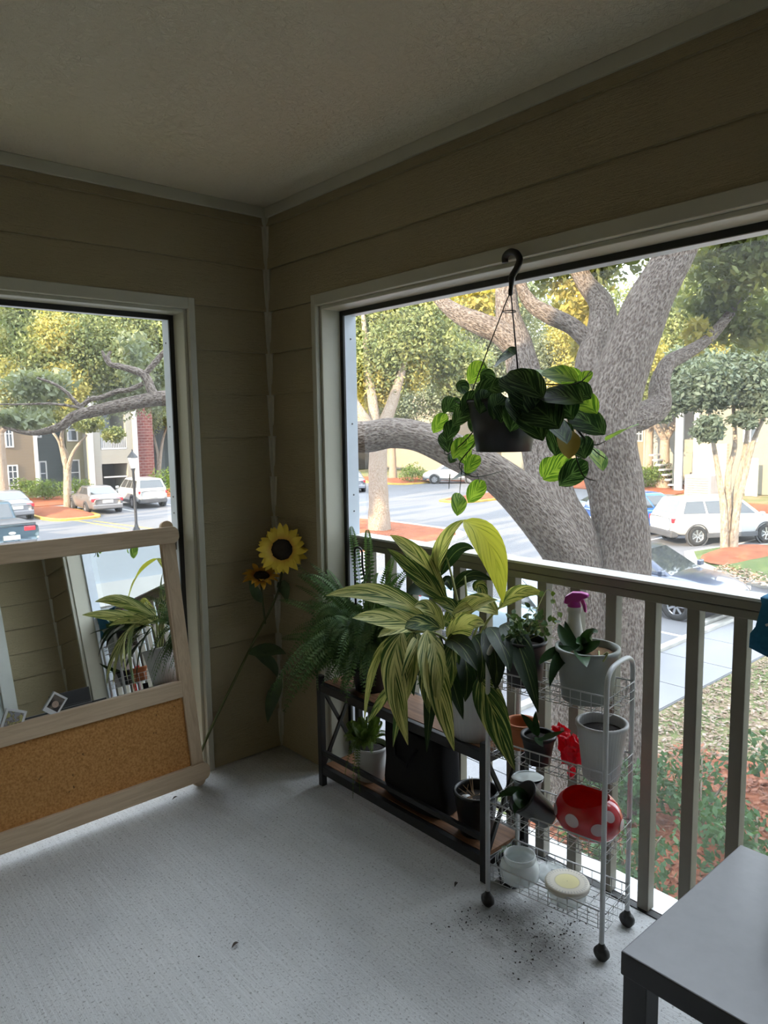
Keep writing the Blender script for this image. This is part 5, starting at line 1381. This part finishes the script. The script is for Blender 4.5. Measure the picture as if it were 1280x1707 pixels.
build(MB().lathe(PX(937, 1216, -.055), [(.001, .001), (.006, .0)], 12, TOC), 'white_dot', M_WPOT, r)
c = cp(.13, .47, Z2); r = thing('ribbed_pot', 'white ribbed pot of bare soil on the second cart tier', 'plant pot', c)
pot(r, c, .050, .069, .158, M_WPOT, M_SOIL, rib=44, soil_z=.84, lip=.003)

# third tier
c = cp(.80, .62, Z3); r = thing('plastic_cup', 'grey plastic cup behind the tipped black pot on the third tier', 'cup', c)
k = NT('smoky_plastic'); k.col((.30, .34, .34)); k.set(rough=.25, spec=.5); M_SMOKE = k.m
build(MB().lathe(c, [(.001, .0), (.030, 0), (.044, .105), (.048, .108), (.048, .111), (.043, .110), (.028, .006), (.001, .006)], 28), 'cup_body', M_SMOKE, r, smooth=True)
build(MB().lathe(c+np.array((0, 0, .112)), [(.001, .004), (.04, .004), (.05, 0)], 28, (.1, .15, 1)), 'cup_lid', plain('cloudy_lid', (.42, .46, .44), .3), r, smooth=True)
c = cp(.62, .30, Z3+.055); r = thing('tipped_pot', 'black pot lying on its side with strap leaves on the third tier', 'plant', c-np.array((0, 0, .052)))
ax = nrm(np.array((-.55, .35, .60)))
pc2 = c-ax*.045
prof = [(.001, 0), (.034, 0), (.050, .105), (.053, .107), (.053, .112), (.047, .112), (.032, .008), (.001, .008)]
build(MB().lathe(pc2, prof, 30, ax), 'pot', M_BPOT, r, smooth=True)
build(MB().lathe(pc2, [(.001, .07), (.04, .066)], 24, ax), 'soil', M_SOIL, r)
for p1, p2, w_ in (((860, 1305, -.18), (828, 1330, -.22), .032), ((850, 1315, -.2), (868, 1350, -.24), .034), ((855, 1335, -.22), (858, 1358, -.22), .026)):
    build(MB().leaf(pc2+ax*.08, PX(*p1), PX(*p2), w_, TOC+np.array((0, 0, .4)), .2, 7, 3, (.7, .8)), 'leaf', L_ORCH, r, smooth=True)
c = cp(.235, .50, Z3); r = thing('mushroom_planter', 'glossy red mushroom-cap planter with white dots on the third tier', 'planter', c)
M_REDP = plain('glossy_red_plastic', (.52, .012, .02), .18, var=.08, coat=.4); k = NT('red_inside'); k.col((.66, .03, .02)); k.set(rough=.3); M_REDI = k.m
k.b.inputs['Subsurface Weight'].default_value = .0
ang = math.atan2((FLc-FR)[1], (FLc-FR)[0])
def mcut(u): return .60+.40*math.exp(-((((u-1.25+PI) % (2*PI))-PI)/.95)**2)
def mth(u, th, off=0.0):
    """point of the cap: u around (0 = towards the left end), th polar angle from the top"""
    x, y, z = (.100+off)*math.sin(th)**.85*math.cos(u), (.076+off)*math.sin(th)**.85*math.sin(u), .074+(.074+off)*math.cos(th)
    return c+np.array((x*math.cos(ang)-y*math.sin(ang), x*math.sin(ang)+y*math.cos(ang), max(z, .002)))
def mshape(u, v, off=0.0): return mth(u, 2.72*(1-v)+mcut(u)*v, off)
mb = MB(); rings = [[mb.addv(mshape(2*PI*i/56, v)) for i in range(56)] for v in np.linspace(0, 1, 18)]
for A, B in zip(rings[:-1], rings[1:]):
    for i in range(56): mb.face(A[i], A[(i+1) % 56], B[(i+1) % 56], B[i])
mb.face(*rings[0][::-1])
build(mb, 'cap', M_REDP, r, smooth=True)
mb = MB(); rings = [[mb.addv(mshape(2*PI*i/56, v, -.004 if v < .99 else 0)) for i in range(56)] for v in np.linspace(1, .06, 14)]
for A, B in zip(rings[:-1], rings[1:]):
    for i in range(56): mb.face(A[i], A[(i+1) % 56], B[(i+1) % 56], B[i])
mb.face(*rings[-1])
build(mb, 'inside', M_REDI, r, smooth=True)
M_DOT = plain('pinkish_white_dot', (.62, .50, .52), .3)
for u0, th0, rr in ((.62, 1.50, .19), (1.42, 1.50, .21), (2.2, 1.62, .21), (2.62, 1.12, .18), (3.2, 1.6, .2), (4.0, 1.5, .2), (4.9, 1.4, .2), (5.7, 1.5, .2)):
    m2 = MB(); ctr = m2.addv(mth(u0, th0, .0026)); ring = []
    for i in range(22):
        t = 2*PI*i/22; ring.append(m2.addv(mth(u0+rr*1.05*math.cos(t), th0+rr*1.2*math.sin(t), .0014)))
    for i in range(22): m2.face(ctr, ring[i], ring[(i+1) % 22])
    build(m2, 'dot', M_DOT, r, smooth=True)

# bottom tier
c = cp(.80, .36, Z4); r = thing('plastic_jar', 'cloudy plastic jar with open mouth on the bottom cart tier', 'jar', c)
k = NT('cloudy_plastic'); k.col((.66, .70, .69)); k.set(rough=.22, spec=.5)
tr = k.n('ShaderNodeBsdfTransparent'); mx = k.n('ShaderNodeMixShader'); mx.inputs[0].default_value = .5
k.l(k.b.outputs[0], mx.inputs[1]); k.l(tr.outputs[0], mx.inputs[2]); k.l(mx.outputs[0], k.o.inputs[0]); M_CLEAR = k.m
build(MB().lathe(c, [(.001, 0), (.050, 0), (.060, .010), (.062, .036), (.056, .054), (.046, .060), (.045, .063), (.049, .065), (.049, .080), (.045, .081), (.043, .062), (.054, .050), (.057, .025), (.046, .005), (.001, .005)], 36), 'jar_body', M_CLEAR, r, smooth=True)
build(MB().lathe(c, [(.051, .069), (.051, .073)], 36), 'thread', M_CLEAR, r, smooth=True)
build(MB().leaf(c+np.array((.01, -.02, .050)), c+np.array((.0, -.028, .058)), c+np.array((-.01, -.03, .050)), .012, (0, 0, 1), .2, 4, 2), 'dead_leaf', plain('brown_leaf', (.08, .03, .015), .7), r)
c = cp(.60, .80, Z4+.004); r = thing('container_cover', 'cloudy plastic lid lying beside the jar on the bottom tier', 'lid', c)
build(MB().lathe(c, [(.001, .012), (.030, .012), (.034, .009), (.046, .009), (.050, .006), (.050, .0), (.046, .001), (.044, .006), (.001, .007)], 36, (-.1, -.1, 1)), 'disc', M_CLEAR, r, smooth=True)
build(MB().lathe(c+np.array((0, 0, .012)), [(.001, .005), (.006, .004), (.007, 0)], 14), 'nub', M_CLEAR, r, smooth=True)
c = cp(.37, .36, Z4); r = thing('food_tub', 'round clear food tub with cream and yellow lid on the bottom tier', 'tub', c)
build(MB().lathe(c, [(.001, 0), (.048, 0), (.054, .008), (.060, .044), (.061, .049)], 40), 'tub_body', M_CLEAR, r, smooth=True)
k = NT('printed_lid'); 
v_ = k.n('ShaderNodeTexCoord').outputs['UV']; sp_ = k.n('ShaderNodeSeparateXYZ'); k.l(v_, sp_.inputs[0])
ltr = k.math('GREATER_THAN', k.math('SINE', k.math('MULTIPLY', sp_.outputs[0], 250.0)), .35)
base_c = k.ramp(sp_.outputs[1], [(0, (.62, .56, .26)), (.44, (.66, .60, .28)), (.47, (.42, .38, .26)), (.50, (.62, .58, .48)), (.62, (.62, .58, .48)), (.9, (.60, .57, .50))])
band = k.math('MULTIPLY', ltr, k.ramp(sp_.outputs[1], [(.64, (0, 0, 0)), (.66, (1, 1, 1)), (.76, (1, 1, 1)), (.78, (0, 0, 0))]))
k.col(k.mix(k.math('MULTIPLY', band, .55), base_c, (.25, .24, .22))); k.set(rough=.35, spec=.4)
build(MB().lathe(c, [(.001, .0575)]+[(.063*i/14, .0575) for i in range(1, 14)]+[(.0635, .056), (.065, .052), (.065, .043), (.061, .043)], 48), 'tub_lid', k.m, r, smooth=True)

# ---- hanging prayer plant
L_PRAY = striped_leaf('prayer_leaf', (.010, .030, .011), (.020, .055, .018), (.11, .19, .08), .55, 12, .30, -2.4)
L_PRAYLIT = striped_leaf('prayer_leaf_backlit', (.06, .15, .02), (.12, .24, .03), (.30, .44, .08), .5, 10, .5, -2.4)  # brighter copy: light from behind put into the colour of leaves near the opening
L_PRAYY = plain('yellowed_leaf', (.42, .30, .04), .5)
HC = np.array((-.085, -1.405, 1.405)); apex = PX(851, 486, -.085)
r = thing('hanging_plant', 'prayer plant with patterned leaves in a black pot hanging from the opening head', 'plant', HC)
pot(r, HC, .082, .107, .155, M_BPOT, M_SOIL)
hkp = [apex, apex+np.array((.0, -.004, .03)), PX(853, 462, -.075), PX(862, 446, -.07), PX(866, 432, -.055), PX(860, 422, -.045), PX(850, 420, -.035), PX(842, 428, -.028), PX(842, 438, -.0265)]
P, _ = spline(hkp, [1]*len(hkp), 6); build(MB().tube(P, [.005+.005*min(1, i/8) for i in range(len(P))], 10), 'hook', M_BPOT, r, smooth=True)
build(MB().lathe(apex, [(.004, -.012), (.007, -.008), (.007, .006), (.004, .01)], 10), 'swivel', M_BPOT, r, smooth=True)
for a in (2.2, 4.3, 0.2):
    rim = HC+np.array((.106*math.cos(a), .106*math.sin(a), .152)); build(MB().tube([apex, lerp(apex, rim, .12)+np.array((0, 0, .004)), rim], .0018, 6), 'strand', M_BPOT, r)
ring_c = lerp(apex, HC+np.array((0, 0, .15)), .18); build(MB().tube([ring_c+np.array((.02*math.cos(t), .02*math.sin(t), 0)) for t in np.linspace(0, 2*PI, 14, endpoint=False)], .0015, 5, closed=True), 'spreader', M_BPOT, r)
top = HC+np.array((0, 0, .15))
XO = -.085
HL = [((812, 650), (800, 690), -.19, .06, L_PRAY), ((835, 655), (822, 700), -.21, .06, L_PRAY), ((800, 655), (770, 690), -.16, .06, L_PRAY), ((760, 700), (745, 735), -.12, .055, L_PRAY), ((855, 660), (870, 712), -.215, .07, L_PRAY), ((895, 650), (890, 700), -.21, .075, L_PRAY), ((775, 730), (755, 765), -.10, .05, L_PRAYLIT), ((800, 760), (775, 790), -.09, .055, L_PRAYLIT), ((780, 655), (760, 640), -.10, .05, L_PRAY),
  # base px, tip px, x, width m, material
 ((826, 606), (860, 590), -.10, .075, L_PRAY), ((808, 604), (782, 640), -.06, .062, L_PRAYLIT), ((822, 640), (800, 622), -.12, .05, L_PRAY), ((845, 625), (870, 665), -.20, .085, L_PRAY), ((850, 618), (905, 665), -.20, .09, L_PRAY), ((905, 618), (962, 636), -.10, .068, L_PRAYLIT), ((888, 616), (935, 640), -.04, .06, L_PRAYLIT),
 ((985, 618), (962, 650), -.05, .04, L_PRAYLIT), ((900, 655), (972, 672), -.20, .080, L_PRAY), ((880, 670), (932, 715), -.22, .105, L_PRAY), ((870, 665), (850, 720), -.22, .075, L_PRAY), ((840, 660), (835, 705), -.20, .06, L_PRAY), ((868, 680), (905, 735), -.21, .08, L_PRAY), ((845, 645), (815, 650), -.2, .06, L_PRAY),
 ((940, 700), (925, 760), -.15, .075, L_PRAY), ((945, 715), (948, 765), -.16, .065, L_PRAYY), ((950, 690), (1008, 725), -.10, .08, L_PRAY), ((960, 660), (995, 690), -.08, .06, L_PRAYLIT), ((960, 730), (975, 765), -.12, .07, L_PRAY), ((985, 745), (1005, 785), -.08, .06, L_PRAYLIT), ((1010, 735), (1065, 708), -.06, .062, L_PRAYLIT),
 ((955, 765), (905, 800), -.10, .072, L_PRAYLIT), ((980, 770), (932, 810), -.10, .07, L_PRAY), ((925, 765), (902, 795), -.06, .05, L_PRAYLIT), ((752, 660), (740, 690), -.06, .04, L_PRAY), ((770, 672), (745, 685), -.10, .05, L_PRAY), ((785, 680), (755, 710), -.14, .062, L_PRAY), ((800, 690), (785, 720), -.12, .05, L_PRAY),
 ((745, 690), (722, 722), -.06, .05, L_PRAYLIT), ((738, 720), (748, 755), -.08, .05, L_PRAY), ((790, 725), (772, 755), -.06, .05, L_PRAYLIT), ((768, 742), (778, 775), -.05, .055, L_PRAYLIT), ((758, 760), (750, 772), -.08, .035, L_PRAY), ((795, 785), (752, 800), -.10, .06, L_PRAY), ((808, 802), (780, 838), -.07, .06, L_PRAYLIT), ((766, 822), (762, 860), -.07, .060, L_PRAYLIT),
 ((860, 640), (885, 690), -.21, .08, L_PRAY), ((925, 650), (955, 700), -.18, .08, L_PRAY), ((910, 690), (945, 740), -.19, .08, L_PRAY), ((940, 650), (985, 665), -.12, .07, L_PRAY), ((830, 640), (790, 665), -.15, .06, L_PRAY), ((925, 625), (975, 640), -.02, .06, L_PRAYLIT)]
for (b0, b1), (t0, t1), x, w_, m in HL:
    a, c = PX(b0, b1, x+.02), PX(t0, t1, x-.01)
    mid = (a+c)/2+TOC*.012+np.array((0, 0, .008))
    nn = TOC+np.array((random.uniform(-.5, .5), random.uniform(-.5, .5), random.uniform(-.1, .6)))
    build(MB().leaf(a, mid, c, w_*1.0, nn, .12, 9, 4, (.92, .62), wave=.04), 'leaf', m, r, smooth=True)
M_RUN = plain('dark_runner', (.03, .035, .02), .6)
for L in ([(800, 700), (780, 730), (745, 758), (740, 740)], [(815, 690), (790, 740), (765, 775), (790, 795), (838, 785)], [(770, 775), (766, 822)], [(795, 790), (800, 805)], [(900, 650), (950, 700), (985, 740), (1010, 735)], [(940, 690), (985, 745), (1010, 765)], [(955, 740), (970, 790), (993, 802)], [(750, 790), (748, 815)], [(820, 650), (770, 672), (752, 662)], [(840, 640), (815, 620), (806, 604)], [(900, 640), (960, 640), (985, 618)]):
    pts = [PX(a, b_, -.10) for a, b_ in L]; P, R_ = spline(pts, [.002]*(len(pts)-1)+[.001], 4)
    build(MB().tube(P, R_, 5), 'runner', M_RUN, r)

# ---- black side table, what stands on it, blue cloth
def table_mat():
    k = NT('black_brown_foil'); co = k.coord(); k.col(k.mix(k.noise(co, 30, 4), (.012, .012, .013), (.02, .02, .022))); k.set(rough=.42, spec=.5); k.bump(k.noise(co, 45, 4), .12, .003); return k.m
M_TAB = table_mat()
TX0, TX1, TY0, TY1 = -.590, -.045, -2.665, -2.120
r = thing('side_table', 'square black side table with thick legs in the lower right corner', 'table', ((TX0+TX1)/2, (TY0+TY1)/2, 0))
k = NT('table_top_sky_sheen'); k.col(k.mix(k.noise(k.coord(), 30, 4), (.13, .13, .142), (.17, .17, .182))); k.set(rough=.4, spec=.7); k.bump(k.noise(k.coord(), 45, 4), .12, .003)  # sky sheen on the black top put into a paler base colour
M_TABSHEEN = k.m
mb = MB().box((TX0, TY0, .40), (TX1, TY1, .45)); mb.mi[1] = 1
build(mb, 'table_top', [M_TAB, M_TABSHEEN], r, bevel=.003)
for x in (TX0+.004, TX1-.054):
    for y in (TY0+.004, TY1-.054): build(MB().box((x, y, 0), (x+.05, y+.05, .40)), 'leg', M_TAB, r, bevel=.002)
bc = np.array((-.185, -2.395, .45)); r = thing('planter_box', 'black planter box at the right edge of the side table', 'box', bc)
mb = MB().box(bc+(-.10, -.11, 0), bc+(.10, .11, .012))
for a, b_ in (((-.10, -.11), (.10, -.10)), ((-.10, .10), (.10, .11)), ((-.10, -.10), (-.09, .10)), ((.09, -.10), (.10, .10))): mb.box(bc+(a[0], a[1], .012), bc+(b_[0], b_[1], .10))
build(mb, 'box_body', M_BPOT, r, bevel=.003); build(MB().box(bc+(-.09, -.10, .012), bc+(.09, .10, .085)), 'soil', M_SOIL, r)
c = np.array((-.30, -2.21, 0)); r = thing('brown_bottle', 'mottled brown bottle on the floor behind the table leg', 'bottle', c)
k = NT('mottled_brown'); k.col(k.ramp(k.noise(k.coord(), 30, 3), [(.4, (.03, .02, .012)), (.6, (.18, .13, .08))])); k.set(rough=.5)
build(MB().lathe(c, [(.001, 0), (.036, 0), (.04, .01), (.040, .12), (.03, .16), (.014, .185), (.014, .21), (.001, .21)], 22), 'bottle_body', k.m, r, smooth=True)
build(MB().lathe(c, [(.016, .20), (.016, .222), (.001, .223)], 16), 'cap', M_BPOT, r, smooth=True)
def cloth_mat():
    k = NT('teal_blue_cloth'); co = k.coord(); k.col(k.mix(k.noise(co, 90, 3), (.012, .085, .17), (.025, .15, .26))); k.set(rough=.85, spec=.2); k.bump(k.noise(co, 220, 2), .4, .002); return k.m
r = thing('blue_cloth', 'teal blue cloth draped over the railing at the right edge', 'cloth', (.15, -2.2, 1.03))
mb = MB(); rows = []
prof = [(.098, .72), (.100, .80), (.104, .88), (.107, .96), (.109, 1.02), (.113, 1.0345), (.13, 1.0365), (.16, 1.037), (.19, 1.0365), (.203, 1.034), (.206, 1.02), (.207, .97)]
for j, (x, z) in enumerate(prof):
    row = []
    for i in range(15):
        f = i/14; yl = -2.080+.0; dz = 0
        if z < 1.03 and x < .15: yl = -2.086+.022*min(1, (1.02-z)/.12)
        zz = z
        if j < 5: zz = max(z, .912-.34*f*.28/.28*.35) if j < 3 else z
        y = yl-.34*f
        row.append(mb.addv((x-.004*math.sin(f*9+j*.4)*(j < 4), y, (.905-.10*f+(.96-(.905-.10*f))*(j/3) if j <= 3 else z))))
    rows.append(row)
for A, B in zip(rows[:-1], rows[1:]):
    for i in range(14): mb.face(A[i], A[i+1], B[i+1], B[i])
build(mb, 'cloth_body', cloth_mat(), r, smooth=True, solid=.003)
e = PX(1279, 1040, .094); build(MB().obox(e+np.array((0, -.004, 0)), (0, -1, .6), (0, .6, 1), (1, 0, 0), (.009, .003, .0012)), 'white_mark', M_WPOT, r)

# ---- soil crumbs and dead leaves on the slab
n = 700
cen = np.array([(-.19, -1.50), (-.24, -1.62), (-.14, -1.66), (-.30, -1.44), (-.03, -1.60)]); P = cen[RNG.integers(0, 5, n)]+RNG.normal(size=(n, 2))*.05
P2 = np.stack([RNG.uniform(-1.4, -.15, 70), RNG.uniform(-2.0, -.2, 70)], 1); P = np.concatenate([P, P2]); P = P[P[:, 0] < .1]; n = len(P)
t = RNG.normal(size=(n, 3)); t[:, 2] = 0; t /= np.linalg.norm(t, axis=1)[:, None]; b_ = np.cross(t, (0, 0, 1.0)); s_ = (.0008+.0038*RNG.random(n)**3)[:, None]
c3 = np.concatenate([P, np.full((n, 1), .0015)], 1)
o = quads_obj('soil_crumbs', np.stack([c3-t*s_, c3+b_*s_*.6+np.array((0, 0, .002)), c3+t*s_, c3-b_*s_*.6], 1), M_SOIL); setp(o, 'dark soil crumbs scattered on the concrete around the cart', 'dirt', kind='stuff')
for px, py, lab in ((392, 1576, 'curled dead leaf lying alone in the middle of the concrete floor'), (292, 1331, 'dead leaf at the foot of the mirror frame'), (760, 1475, 'thin twig on the concrete left of the cart caster')):
    q = PZ(px, py, .004); a = random.random()*6; d = np.array((math.cos(a), math.sin(a), 0))
    o = build(MB().leaf(q-d*.014, q+np.array((0, 0, .010)), q+d*.014, .011, (0, 0, 1), .4, 6, 2), 'dead_leaf', plain('dead_leaf_brown', (.035, .022, .014), .8)); setp(o, lab, 'leaf')
